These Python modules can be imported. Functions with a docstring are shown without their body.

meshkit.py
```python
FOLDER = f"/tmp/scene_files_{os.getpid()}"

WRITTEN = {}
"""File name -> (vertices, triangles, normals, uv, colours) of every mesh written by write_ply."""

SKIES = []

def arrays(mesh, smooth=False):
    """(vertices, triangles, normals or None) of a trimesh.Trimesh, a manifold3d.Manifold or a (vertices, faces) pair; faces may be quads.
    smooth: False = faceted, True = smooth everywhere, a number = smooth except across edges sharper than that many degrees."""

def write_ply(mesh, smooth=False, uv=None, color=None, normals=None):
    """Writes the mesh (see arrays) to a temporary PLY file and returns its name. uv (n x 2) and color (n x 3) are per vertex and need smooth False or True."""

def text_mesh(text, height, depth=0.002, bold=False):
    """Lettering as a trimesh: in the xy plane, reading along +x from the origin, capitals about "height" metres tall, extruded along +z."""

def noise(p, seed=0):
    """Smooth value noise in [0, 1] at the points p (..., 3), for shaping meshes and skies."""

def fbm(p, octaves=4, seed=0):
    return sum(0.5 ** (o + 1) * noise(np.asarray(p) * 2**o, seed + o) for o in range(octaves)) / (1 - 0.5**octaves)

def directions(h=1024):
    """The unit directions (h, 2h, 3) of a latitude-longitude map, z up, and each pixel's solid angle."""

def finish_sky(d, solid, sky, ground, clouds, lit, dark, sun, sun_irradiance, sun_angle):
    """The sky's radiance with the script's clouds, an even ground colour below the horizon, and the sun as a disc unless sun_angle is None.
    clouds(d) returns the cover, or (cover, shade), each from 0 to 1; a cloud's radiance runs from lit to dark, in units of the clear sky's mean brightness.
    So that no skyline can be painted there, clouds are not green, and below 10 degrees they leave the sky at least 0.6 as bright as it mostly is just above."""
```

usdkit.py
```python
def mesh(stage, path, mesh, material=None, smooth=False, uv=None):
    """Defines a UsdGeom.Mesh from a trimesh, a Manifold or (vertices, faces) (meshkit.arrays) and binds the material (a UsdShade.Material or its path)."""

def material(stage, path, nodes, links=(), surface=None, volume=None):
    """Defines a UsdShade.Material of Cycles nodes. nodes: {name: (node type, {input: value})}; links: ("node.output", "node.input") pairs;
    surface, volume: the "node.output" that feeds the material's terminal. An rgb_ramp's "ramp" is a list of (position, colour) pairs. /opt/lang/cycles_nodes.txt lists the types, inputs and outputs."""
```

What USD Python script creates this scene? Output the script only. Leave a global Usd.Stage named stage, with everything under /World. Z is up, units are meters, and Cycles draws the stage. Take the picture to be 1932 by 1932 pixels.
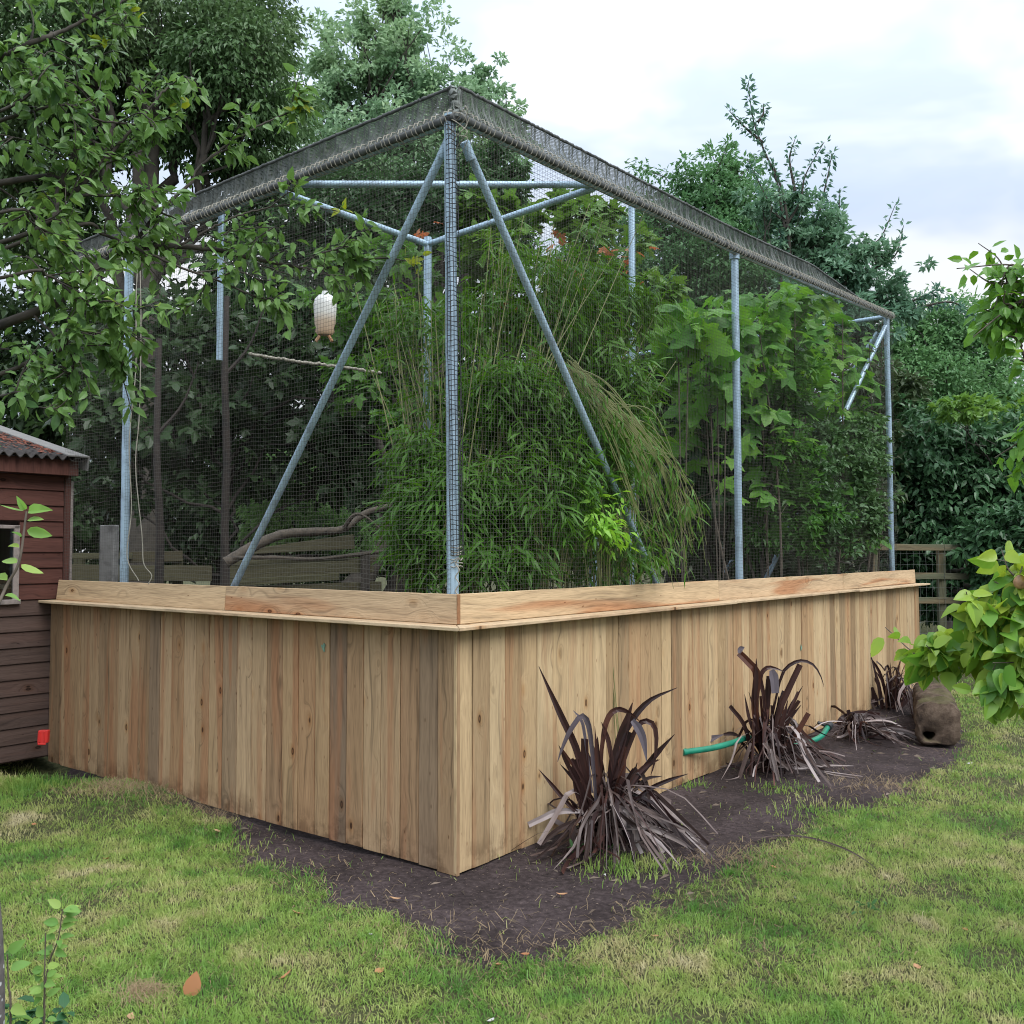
import math, random
import numpy as np
import trimesh
import usdkit, meshkit
from pxr import Usd, UsdGeom, UsdLux, UsdShade, Gf, Sdf, Vt

stage = Usd.Stage.CreateInMemory()
UsdGeom.SetStageUpAxis(stage, UsdGeom.Tokens.z)
UsdGeom.Xform.Define(stage, '/World')
UsdGeom.Scope.Define(stage, '/World/Looks')
rng = np.random.default_rng(7)
random.seed(7)

# ------------------------------------------------------------------ camera, sky, sun, exposure
PITCH = math.radians(2.33)
EYE = np.array([0, 0, 1.58])
cam = UsdGeom.Camera.Define(stage, '/World/camera')
cam.CreateHorizontalApertureAttr(36.0)
cam.CreateVerticalApertureAttr(36.0)
cam.CreateFocalLengthAttr(36.0 * 1815 / 1932)
cam.CreateClippingRangeAttr(Gf.Vec2f(0.05, 2000))
cam.CreateExposureAttr(1.0)
cam.AddTranslateOp().Set(Gf.Vec3d(*EYE))
cam.AddRotateXOp().Set(90 + math.degrees(PITCH))

SUN_EL, SUN_AZ = math.radians(50), math.radians(140)      # azimuth = atan2(x, y) of the direction towards the sun
SUN = np.array([math.sin(SUN_AZ) * math.cos(SUN_EL), math.cos(SUN_AZ) * math.cos(SUN_EL), math.sin(SUN_EL)])
sky_mat = usdkit.material(stage, '/World/Looks/sky_look', {
    'sky': ('sky_texture', {'sky_type': 'single_scattering', 'sun_disc': False, 'sun_elevation': SUN_EL, 'sun_rotation': SUN_AZ}),
    'tc': ('texture_coordinate', {}),
    'map': ('mapping', {'scale': (2.2, 2.2, 5.0)}),
    'n': ('noise_texture', {'scale': 1.7, 'detail': 4, 'roughness': 0.5, 'distortion': 0.3}),
    'r': ('rgb_ramp', {'ramp': [(0.34, (4.7, 5.5, 6.8)), (0.44, (5.0, 5.75, 7.0)), (0.50, (5.7, 6.3, 7.2)), (0.57, (6.9, 7.25, 7.7)), (0.7, (7.9, 8.0, 8.2))]}),
    'mix': ('mix', {'fac': 0.93}),
    'sz': ('separate_xyz', {}), 'cie': ('math', {'math_type': 'multiply_add', 'value2': 1.2, 'value3': 0.38, 'use_clamp': False}), 'cl': ('math', {'math_type': 'maximum', 'value2': 0.45}),
    'cc': ('combine_xyz', {}), 'mul': ('mix', {'mix_type': 'multiply', 'fac': 1.0}),
    'bg': ('background_shader', {'strength': 0.1}),
}, [('tc.generated', 'map.vector'), ('map.vector', 'n.vector'), ('n.fac', 'r.fac'), ('sky.color', 'mix.color1'), ('r.color', 'mix.color2'),
    ('tc.generated', 'sz.vector'), ('sz.z', 'cie.value1'), ('cie.value', 'cl.value1'), ('cl.value', 'cc.x'), ('cl.value', 'cc.y'), ('cl.value', 'cc.z'),
    ('mix.color', 'mul.color1'), ('cc.vector', 'mul.color2'), ('mul.color', 'bg.color')], surface='bg.background')
dome = UsdLux.DomeLight.Define(stage, '/World/sky')
dome.GetPrim().SetCustomDataByKey('kind', 'structure')
UsdShade.MaterialBindingAPI.Apply(dome.GetPrim()).Bind(sky_mat)
sun = UsdLux.DistantLight.Define(stage, '/World/sun')
sun.CreateNormalizeAttr(True)
sun.CreateIntensityAttr(0.4)
sun.CreateAngleAttr(40.0)
sun.CreateColorAttr(Gf.Vec3f(1.0, 0.985, 0.965))
zax = SUN
xax = np.cross([0, 0, 1], zax); xax /= np.linalg.norm(xax); yax = np.cross(zax, xax)
sun.AddTransformOp().Set(Gf.Matrix4d(*xax, 0, *yax, 0, *zax, 0, 0, 0, 0, 1))

# ------------------------------------------------------------------ measuring: picture coordinates (1932 wide) to places
F, H0 = 1815.0, 966.0
def ray(u, v):
    a, b = (u - H0) / F, -(v - H0) / F
    return np.array([a, math.cos(PITCH) - math.sin(PITCH) * b, math.sin(PITCH) + math.cos(PITCH) * b])
def at(u, v, y):
    r = ray(u, v)
    return EYE + r * (y / r[1])
def on_ground(u, v, z=0.0):
    r = ray(u, v)
    return EYE + r * ((z - EYE[2]) / r[2])
def project(P):
    d = np.asarray(P, float) - EYE
    f = d[..., 1] * math.cos(PITCH) + d[..., 2] * math.sin(PITCH)
    up = -d[..., 1] * math.sin(PITCH) + d[..., 2] * math.cos(PITCH)
    f = np.maximum(f, 1e-3)
    return np.stack([H0 + F * d[..., 0] / f, H0 - F * up / f], -1)
def path(*pts):
    return np.array([at(*p) for p in pts])

A = math.radians(51.9)
LV = np.array([-math.sin(A), math.cos(A), 0]); RV = np.array([math.cos(A), math.sin(A), 0]); UP = np.array([0, 0, 1.0])
NL, NR = -RV, -LV                                     # outward normals of the left and of the right wall
C = on_ground(862, 1650)
LEN_L, LEN_R = 4.09, 8.02

def ground_z(x, y):
    x, y = np.asarray(x, float), np.asarray(y, float)
    p = np.stack([x, y, np.zeros_like(x)], -1)
    z = (meshkit.fbm(p * 0.9, 3, 3) - 0.5) * 0.07 + (meshkit.fbm(p * 3.7, 2, 9) - 0.5) * 0.025
    near = np.exp(-((x - C[0]) ** 2 + (y - C[1]) ** 2) / 0.5)
    z = z * (1 - near) - 0.012
    s = (x - C[0]) * LV[0] + (y - C[1]) * LV[1]; o = (x - C[0]) * NL[0] + (y - C[1]) * NL[1]
    z += 0.055 * np.exp(-((s - 2.75) / 0.75) ** 2 - ((o - 0.25) / 0.4) ** 2)          # mown bank against the left wall
    z -= 0.20 * np.exp(-((s - 3.88) / 0.40) ** 2 - ((o - 0.06) / 0.26) ** 2)           # hollow below its far end
    z -= 0.03 * np.exp(-((s - 1.1) / 0.6) ** 2 - ((o + 0.1) / 0.25) ** 2)
    return z

# ------------------------------------------------------------------ scene helpers
used, origin = {}, {}
def numbered(parent, name):
    k = (parent, name)
    n = used.get(k, -1) + 1
    used[k] = n
    return name if n == 0 else f'{name}_{n:03d}'
def tag(p, label=None, cat=None, group=None, kind=None):
    p = p.GetPrim() if hasattr(p, 'GetPrim') else p
    for k, v in (('label', label), ('category', cat), ('group', group), ('kind', kind)):
        if v:
            p.SetCustomDataByKey(k, v)
    return p
def thing(name, loc, label=None, cat=None, group=None, kind=None):
    pth = '/World/' + numbered('/World', name)
    x = UsdGeom.Xform.Define(stage, pth)
    x.AddTranslateOp().Set(Gf.Vec3d(*map(float, loc)))
    origin[pth] = np.array(loc, float)
    tag(x, label, cat, group, kind)
    return pth
def arr(mesh):
    v, f, _ = meshkit.arrays(mesh)
    return v, f
def obj(name, mesh, mat, parent=None, smooth=False, label=None, cat=None, group=None, kind=None):
    """One Mesh prim; the mesh is given in world coordinates."""
    par = parent or '/World'
    pth = par + '/' + numbered(par, name)
    v, f = arr(mesh)
    o = origin.get(par)
    if parent is None:
        o = np.array([v[:, 0].mean(), v[:, 1].mean(), v[:, 2].min()])
    m = usdkit.mesh(stage, pth, (v - o, f), mat, smooth=smooth)
    if parent is None:
        m.AddTranslateOp().Set(Gf.Vec3d(*map(float, o)))
        origin[pth] = o
    else:
        origin[pth] = o
    tag(m, label, cat, group, kind)
    return pth
def obj_local(name, mesh, mat, parent, x, y, z, o, smooth=False, label=None):
    """One Mesh prim with axes of its own (x, y, z and origin o in world coordinates), so that its grain follows it."""
    pth = parent + '/' + numbered(parent, name)
    m = usdkit.mesh(stage, pth, mesh, mat, smooth=smooth)
    o = np.asarray(o, float) - origin[parent]
    m.AddTransformOp().Set(Gf.Matrix4d(*map(float, x), 0, *map(float, y), 0, *map(float, z), 0, *map(float, o), 1))
    tag(m, label)
    return pth

def cat(parts):
    vs, fs, n = [], [], 0
    for v, f in parts:
        vs.append(v); fs.append(np.asarray(f) + n); n += len(v)
    return np.vstack(vs), np.vstack(fs)
def box(x, y, z, c=0.0):
    """Box from ranges, with chamfered edges."""
    (x0, x1), (y0, y1), (z0, z1) = x, y, z
    if c <= 0:
        b = trimesh.creation.box([x1 - x0, y1 - y0, z1 - z0]); b.apply_translation([(x0 + x1) / 2, (y0 + y1) / 2, (z0 + z1) / 2])
        return np.array(b.vertices), np.array(b.faces)
    pts = []
    for sx, sy, sz in np.ndindex(2, 2, 2):
        p = [x1 if sx else x0, y1 if sy else y0, z1 if sz else z0]
        s = [-1 if q else 1 for q in (sx, sy, sz)]
        for k in range(3):
            q = list(p)
            for j in range(3):
                if j != k:
                    q[j] += s[j] * c
            pts.append(q)
    h = trimesh.convex.convex_hull(np.array(pts))
    return np.array(h.vertices), np.array(h.faces)
def oriented(mesh, x, y, z, o):
    v, f = arr(mesh)
    return v @ np.array([x, y, z], float) + np.asarray(o, float), f
def tube(points, radii, sides=8, caps=True):
    p = np.asarray(points, float)
    r = np.broadcast_to(np.asarray(radii, float), (len(p),))
    t = np.gradient(p, axis=0); t /= np.linalg.norm(t, axis=1, keepdims=True) + 1e-12
    ref = np.array([0, 0, 1.0]) if abs(t[:, 2]).mean() < 0.8 else np.array([1.0, 0, 0])
    a = np.cross(t, ref); a /= np.linalg.norm(a, axis=1, keepdims=True) + 1e-12
    b = np.cross(t, a)
    ang = np.arange(sides) * 2 * np.pi / sides
    v = p[:, None] + r[:, None, None] * (np.cos(ang)[None, :, None] * a[:, None] + np.sin(ang)[None, :, None] * b[:, None])
    i, j = np.meshgrid(np.arange(len(p) - 1), np.arange(sides), indexing='ij')
    q = np.stack([i * sides + j, i * sides + (j + 1) % sides, (i + 1) * sides + (j + 1) % sides, (i + 1) * sides + j], -1).reshape(-1, 4)
    v = v.reshape(-1, 3); f = np.vstack([q[:, [0, 2, 1]], q[:, [0, 3, 2]]])
    if caps:
        n = len(v)
        v = np.vstack([v, p[:1], p[-1:]])
        k = np.arange(sides); e = (len(p) - 1) * sides
        f = np.vstack([f, np.stack([np.full(sides, n), k, (k + 1) % sides], 1), np.stack([np.full(sides, n + 1), e + (k + 1) % sides, e + k], 1)])
    return v, f
def curve(points, n=24):
    """Catmull-Rom through the points."""
    p = np.asarray(points, float)
    if len(p) == 2:
        return p[0] + (p[1] - p[0]) * np.linspace(0, 1, n)[:, None]
    q = np.vstack([2 * p[0] - p[1], p, 2 * p[-1] - p[-2]])
    out = []
    for t in np.linspace(0, len(p) - 1 - 1e-9, n):
        i = int(t); u = t - i
        a, b, c, d = q[i], q[i + 1], q[i + 2], q[i + 3]
        out.append(0.5 * (2 * b + (c - a) * u + (2 * a - 5 * b + 4 * c - d) * u * u + (3 * b - a - 3 * c + d) * u ** 3))
    return np.array(out)
def norm(v):
    return v / (np.linalg.norm(v, axis=-1, keepdims=True) + 1e-12)

# ------------------------------------------------------------------ materials
LK = '/World/Looks/'
def mat(name, nodes, links, surface='p.BSDF'):
    usdkit.material(stage, LK + name, nodes, links, surface=surface)
    return LK + name
def plain(name, colour, rough=0.6, var=0.12, scale=6.0, bump=0.0, metallic=0.0, spec=0.5, dark=None):
    """A colour broken up by noise, with a little relief."""
    c = np.array(colour, float); d = np.array(dark, float) if dark is not None else c * (1 - 2 * var)
    nodes = {'g': ('geometry', {}), 'n': ('noise_texture', {'scale': scale, 'detail': 6, 'roughness': 0.6}),
             'r': ('rgb_ramp', {'ramp': [(0.3, tuple(d)), (0.5, tuple(c)), (0.75, tuple(np.minimum(c * (1 + var), 1)))]}),
             'p': ('principled_bsdf', {'roughness': rough, 'metallic': metallic, 'specular_ior_level': spec})}
    links = [('g.position', 'n.vector'), ('n.fac', 'r.fac'), ('r.color', 'p.base_color')]
    if bump:
        nodes['b'] = ('bump', {'strength': 0.6, 'distance': bump})
        links += [('n.fac', 'b.height'), ('b.normal', 'p.normal')]
    return mat(name, nodes, links)
def leafy(name, ramp, rough=0.45, trans=0.25, scale=0.6, spec=0.28, tcol=None):
    """Leaves: tone varies from leaf to leaf and in broad drifts through the crown; some light passes through."""
    nodes = {'g': ('geometry', {}), 'n': ('noise_texture', {'scale': scale, 'detail': 2}), 'oi': ('object_info', {}),
             'sum': ('math', {'math_type': 'add'}), 'fr': ('math', {'math_type': 'fraction'}),
             'm': ('math', {'math_type': 'multiply_add', 'value2': 0.72, 'value3': 0.0}),
             'm2': ('math', {'math_type': 'multiply_add', 'value2': 0.55, 'value3': -0.13}),
             'r': ('rgb_ramp', {'ramp': ramp}),
             'h': ('hsv', {'hue': 0.485, 'saturation': 1.1, 'value': 1.5}),
             'p': ('principled_bsdf', {'roughness': rough, 'specular_ior_level': spec}),
             't': ('translucent_bsdf', {}), 'x': ('mix_closure', {'fac': trans})}
    links = [('g.random_per_island', 'sum.value1'), ('oi.random', 'sum.value2'), ('sum.value', 'fr.value1'), ('fr.value', 'm.value1'), ('g.position', 'n.vector'), ('n.fac', 'm2.value1'), ('m2.value', 'm.value3'),
             ('m.value', 'r.fac'), ('r.color', 'p.base_color'), ('r.color', 'h.color'), ('h.color', 't.color'),
             ('p.BSDF', 'x.closure1'), ('t.BSDF', 'x.closure2')]
    return mat(name, nodes, links, 'x.closure')

def wood(name, tones, heart=(0.34, 0.165, 0.08), heart_amt=0.55, rough=0.75, contrast=1.0, splash=0.0):
    """Sawn softwood: grain along local z, across local x; rings bend round the knots; each board its own tone."""
    nodes = {
        'tc': ('texture_coordinate', {}), 'oi': ('object_info', {}),
        'off': ('combine_xyz', {}), 'o1': ('math', {'math_type': 'multiply', 'value2': 31.0}), 'o2': ('math', {'math_type': 'multiply', 'value2': 87.0}),
        'p0': ('vector_math', {'math_type': 'add'}),
        'km': ('mapping', {'scale': (8.0, 0.0, 3.9)}), 'kv': ('voronoi_texture', {'scale': 1.0, 'randomness': 1.0}),
        'ks': ('separate_color', {}), 'kg': ('math', {'math_type': 'less_than', 'value2': 0.55}),
        'kd': ('math', {'math_type': 'add'}),
        'kw': ('map_range', {'range_type': 'smoothstep', 'from_min': 0.0, 'from_max': 0.55, 'to_min': 1.0, 'to_max': 0.0, 'clamp': True}),
        'sx': ('separate_xyz', {}), 'wn': ('noise_texture', {'scale': 1.3, 'detail': 1}), 'wm': ('mapping', {'scale': (3.0, 0, 0.8)}),
        'gx': ('math', {'math_type': 'multiply_add', 'value2': 34.0}), 'gk': ('math', {'math_type': 'multiply', 'value2': 3.2}),
        'gw': ('math', {'math_type': 'multiply_add', 'value2': 5.0}),
        'gz': ('math', {'math_type': 'multiply', 'value2': 1.1}), 'gv': ('combine_xyz', {}),
        'gn': ('noise_texture', {'scale': 1.0, 'detail': 3, 'roughness': 0.55}),
        'fm': ('mapping', {'scale': (260, 60, 9)}), 'fn': ('noise_texture', {'scale': 1.0, 'detail': 3}),
        'tone': ('rgb_ramp', {'ramp': tones}),
        'hm': ('mapping', {'scale': (8.0, 0, 0.55)}), 'hn': ('noise_texture', {'scale': 1.0, 'detail': 2, 'distortion': 0.5}),
        'hr': ('map_range', {'range_type': 'smoothstep', 'from_min': 0.52, 'from_max': 0.66, 'to_min': 0.0, 'to_max': heart_amt, 'clamp': True}),
        'c1': ('mix', {'color2': heart}),
        'gr': ('rgb_ramp', {'ramp': [(0.28, (1 - .42 * contrast,) * 3), (0.45, (0.93, 0.92, 0.91)), (0.62, (1.04, 1.04, 1.04)), (0.8, (1.12, 1.12, 1.1))]}),
        'c2': ('mix', {'mix_type': 'multiply', 'fac': 1.0}),
        'fr': ('rgb_ramp', {'ramp': [(0.3, (0.62, 0.6, 0.58)), (0.5, (.97, .97, .97)), (0.75, (1.14, 1.14, 1.14))]}),
        'c3': ('mix', {'mix_type': 'multiply', 'fac': 0.8}),
        'kr': ('rgb_ramp', {'ramp': [(0.0, (0.42, 0.33, 0.28)), (0.045, (0.5, 0.36, 0.26)), (0.06, (0.17, 0.12, 0.095)), (0.08, (0.22, 0.16, 0.125)), (0.10, (0.86, 0.74, 0.62)), (0.2, (1, .97, .94)), (0.3, (1, 1, 1))]}),
        'c4': ('mix', {'mix_type': 'multiply', 'fac': 1.0}),
        'dm': ('mapping', {'scale': (26, 0, 9)}), 'dv': ('voronoi_texture', {'scale': 1.0}), 'ds': ('separate_color', {}),
        'dg': ('math', {'math_type': 'less_than', 'value2': 0.62}), 'dd': ('math', {'math_type': 'add'}),
        'dr': ('rgb_ramp', {'ramp': [(0.0, (0.38, 0.3, 0.24)), (0.06, (0.45, 0.36, 0.3)), (0.12, (1, 1, 1))]}),
        'c5': ('mix', {'mix_type': 'multiply', 'fac': 0.9}),
        'zz': ('separate_xyz', {}), 'zr': ('map_range', {'range_type': 'smoothstep', 'from_min': 0.0, 'from_max': 0.2, 'to_min': 1.0, 'to_max': 0.0, 'clamp': True}),
        'sn': ('noise_texture', {'scale': 9.0, 'detail': 5, 'roughness': .65}), 'sr': ('map_range', {'range_type': 'smoothstep', 'from_min': .42, 'from_max': .62, 'to_max': splash, 'clamp': True}), 'sm': ('math', {'math_type': 'multiply'}), 'gp': ('geometry', {}),
        'c6': ('mix', {'mix_type': 'multiply', 'color2': (.45, .40, .37)}),
        'bn': ('math', {'math_type': 'multiply_add', 'value2': 0.5}),
        'b': ('bump', {'strength': 0.8, 'distance': 0.004}),
        'p': ('principled_bsdf', {'roughness': rough, 'specular_ior_level': 0.25})}
    links = [('oi.random', 'o1.value1'), ('oi.random', 'o2.value1'), ('o1.value', 'off.x'), ('o2.value', 'off.z'),
             ('tc.object', 'p0.vector1'), ('off.vector', 'p0.vector2'),
             ('p0.vector', 'km.vector'), ('km.vector', 'kv.vector'), ('kv.color', 'ks.color'), ('ks.r', 'kg.value1'),
             ('kv.distance', 'kd.value1'), ('kg.value', 'kd.value2'), ('kd.value', 'kw.value'),
             ('p0.vector', 'sx.vector'), ('p0.vector', 'wm.vector'), ('wm.vector', 'wn.vector'),
             ('kw.result', 'gk.value1'), ('gk.value', 'gx.value3'), ('sx.x', 'gx.value1'),
             ('wn.fac', 'gw.value1'), ('gx.value', 'gw.value3'), ('sx.z', 'gz.value1'), ('gw.value', 'gv.x'), ('gz.value', 'gv.z'),
             ('gv.vector', 'gn.vector'), ('p0.vector', 'fm.vector'), ('fm.vector', 'fn.vector'),
             ('oi.random', 'tone.fac'), ('p0.vector', 'hm.vector'), ('hm.vector', 'hn.vector'), ('hn.fac', 'hr.value'),
             ('hr.result', 'c1.fac'), ('tone.color', 'c1.color1'),
             ('gn.fac', 'gr.fac'), ('c1.color', 'c2.color1'), ('gr.color', 'c2.color2'),
             ('fn.fac', 'fr.fac'), ('c2.color', 'c3.color1'), ('fr.color', 'c3.color2'),
             ('kd.value', 'kr.fac'), ('c3.color', 'c4.color1'), ('kr.color', 'c4.color2'),
             ('p0.vector', 'dm.vector'), ('dm.vector', 'dv.vector'), ('dv.color', 'ds.color'), ('ds.r', 'dg.value1'), ('dv.distance', 'dd.value1'), ('dg.value', 'dd.value2'),
             ('dd.value', 'dr.fac'), ('c4.color', 'c5.color1'), ('dr.color', 'c5.color2'),
             ('tc.object', 'zz.vector'), ('zz.z', 'zr.value'), ('gp.position', 'sn.vector'), ('sn.fac', 'sr.value'), ('zr.result', 'sm.value1'), ('sr.result', 'sm.value2'), ('sm.value', 'c6.fac'), ('c5.color', 'c6.color1'),
             ('c6.color', 'p.base_color'), ('fn.fac', 'bn.value1'), ('gn.fac', 'bn.value3'), ('bn.value', 'b.height'), ('b.normal', 'p.normal')]
    return mat(name, nodes, links)

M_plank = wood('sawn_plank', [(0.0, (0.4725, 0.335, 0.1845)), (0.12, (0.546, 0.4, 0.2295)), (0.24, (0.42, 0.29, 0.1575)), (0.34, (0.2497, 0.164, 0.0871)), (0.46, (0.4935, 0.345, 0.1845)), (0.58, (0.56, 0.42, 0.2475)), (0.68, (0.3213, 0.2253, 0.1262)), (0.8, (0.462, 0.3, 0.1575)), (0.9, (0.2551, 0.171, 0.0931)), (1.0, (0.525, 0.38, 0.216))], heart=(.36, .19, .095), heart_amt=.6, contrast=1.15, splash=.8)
M_board = wood('fresh_board', [(0, (.52, .37, .215)), (.5, (.55, .405, .245)), (1, (.50, .36, .22))], heart=(.38, .17, .075), heart_amt=0.8, contrast=1.2)
M_shelf = wood('shelf_board', [(0, (.50, .37, .23)), (1, (.55, .42, .27))], heart_amt=0.3)
M_endgrain = plain('cut_end', (.24, .115, .05), .8, .2, 40)
M_netroll = plain('net_rolled', (.085, .09, .088), .85, .25, 14)
M_netblack = plain('net_seam_black', (.025, .025, .027), .7, .1, 20)
M_steel = plain('galvanised', (.38, .51, .61), .45, .14, 9.0, metallic=0.4, dark=(.25, .32, .38))
M_net = plain('net_twine', (.075, .07, .058), .8, .15, 20)
M_netroof = plain('net_twine_double', (.15, .165, .155), .85, .3, 7, dark=(.105, .115, .095))
M_rope = plain('twine', (.30, .28, .23), .85, .15, 30)
M_bark = plain('bark', (.05, .043, .034), .9, .3, 9, .01, dark=(.02, .018, .015))
M_shadedbark = plain('shaded_bark', (.026, .02, .016), .9, .3, 9, .01, dark=(.012, .010, .009))  # bark tone darkened: shade of the dim interior put into the colour
M_barklight = plain('twig_bark', (.10, .08, .06), .85, .25, 25, dark=(.045, .037, .03))
M_redcedar = wood('stained_board', [(0, (.092, .036, .027)), (.5, (.108, .043, .033)), (1, (.075, .034, .029))], heart=(.10, .04, .03), heart_amt=.4, rough=.7)
M_greyboard = wood('weathered_board', [(0, (.082, .054, .045)), (.5, (.098, .064, .052)), (1, (.066, .046, .039))], heart=(.12, .07, .055), heart_amt=.4, rough=.85)
M_oldfence = wood('old_rail', [(0, (.075, .075, .04)), (.5, (.09, .085, .05)), (1, (.065, .055, .035))], heart=(.08, .08, .05), rough=.9)
M_roof = plain('corrugated_sheet', (.05, .045, .042), .9, .25, 16, .004, dark=(.02, .018, .017), spec=.15)
M_flash = plain('grey_flashing', (.17, .165, .155), .85, .2, 14, dark=(.15, .15, .145))
M_frame = plain('weathered_frame', (.25, .21, .19), .8, .2, 22)
M_red = plain('red_plastic', (.62, .035, .03), .4, .1, 10)
M_hose = plain('green_hose', (.012, .20, .12), .35, .15, 12)
M_black = plain('black_plastic', (.02, .022, .024), .5, .2, 10)
M_white = mat('milky_plastic', {'g': ('geometry', {}), 's': ('separate_xyz', {}), 'm': ('map_range', {'from_min': 0.0, 'from_max': 0.3, 'clamp': True}),
              'n': ('noise_texture', {'scale': 14}), 'tc': ('texture_coordinate', {}),
              'r': ('rgb_ramp', {'ramp': [(0.0, (.50, .33, .21)), (.3, (.62, .48, .36)), (.5, (.74, .73, .69)), (1, (.80, .82, .82))]}),
              'p': ('principled_bsdf', {'roughness': .4})},
              [('tc.object', 's.vector'), ('s.z', 'm.value'), ('m.result', 'r.fac'), ('r.color', 'p.base_color')])
M_stain = plain('green_stain', (.16, .27, .19), .8, .2, 60)
M_log = mat('mossy_log', {'g': ('geometry', {}), 'n': ('noise_texture', {'scale': 9, 'detail': 8, 'roughness': .7}), 'n2': ('noise_texture', {'scale': 3.2, 'detail': 4}),
            's': ('separate_xyz', {}), 'r': ('rgb_ramp', {'ramp': [(.3, (.022, .016, .013)), (.5, (.085, .06, .044)), (.7, (.16, .118, .088))]}),
            'mr': ('map_range', {'range_type': 'smoothstep', 'from_min': .3, 'from_max': .95, 'to_min': 0, 'to_max': .55, 'clamp': True}),
            'mm': ('math', {'math_type': 'multiply'}), 'mg': ('map_range', {'range_type': 'smoothstep', 'from_min': .4, 'from_max': .62, 'clamp': True}),
            'c': ('mix', {'color2': (.085, .085, .03)}), 'b': ('bump', {'strength': .9, 'distance': .02}), 'p': ('principled_bsdf', {'roughness': .95, 'specular_ior_level': .15})},
            [('g.position', 'n.vector'), ('g.position', 'n2.vector'), ('g.true_normal', 's.vector'), ('n.fac', 'r.fac'), ('s.z', 'mr.value'), ('n2.fac', 'mg.value'),
             ('mr.result', 'mm.value1'), ('mg.result', 'mm.value2'), ('mm.value', 'c.fac'), ('r.color', 'c.color1'), ('c.color', 'p.base_color'), ('n.fac', 'b.height'), ('b.normal', 'p.normal')])
M_pane = mat('window_glass', {'t': ('transparent_bsdf', {'color': (.8, .84, .82)}), 'g': ('glossy_bsdf', {'roughness': .04}), 'f': ('fresnel', {'IOR': 1.5}), 'x': ('mix_closure', {})},
             [('f.fac', 'x.fac'), ('t.BSDF', 'x.closure1'), ('g.BSDF', 'x.closure2')], 'x.closure')
M_soil = mat('soil', {'g': ('geometry', {}), 'n': ('noise_texture', {'scale': 34, 'detail': 8, 'roughness': .7}), 'n2': ('noise_texture', {'scale': 2.2, 'detail': 4}),
             'r': ('rgb_ramp', {'ramp': [(.3, (.015, .011, .010)), (.5, (.041, .030, .029)), (.64, (.062, .047, .045)), (.76, (.13, .10, .09))]}),
             'r2': ('rgb_ramp', {'ramp': [(.35, (.7, .68, .68)), (.65, (1.35, 1.35, 1.4))]}), 'x': ('mix', {'mix_type': 'multiply', 'fac': 1.0}),
             'b': ('bump', {'strength': .9, 'distance': .012}), 'p': ('principled_bsdf', {'roughness': .95, 'specular_ior_level': .2})},
             [('g.position', 'n.vector'), ('g.position', 'n2.vector'), ('n.fac', 'r.fac'), ('n2.fac', 'r2.fac'), ('r.color', 'x.color1'), ('r2.color', 'x.color2'),
              ('x.color', 'p.base_color'), ('n.fac', 'b.height'), ('b.normal', 'p.normal')])
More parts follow.
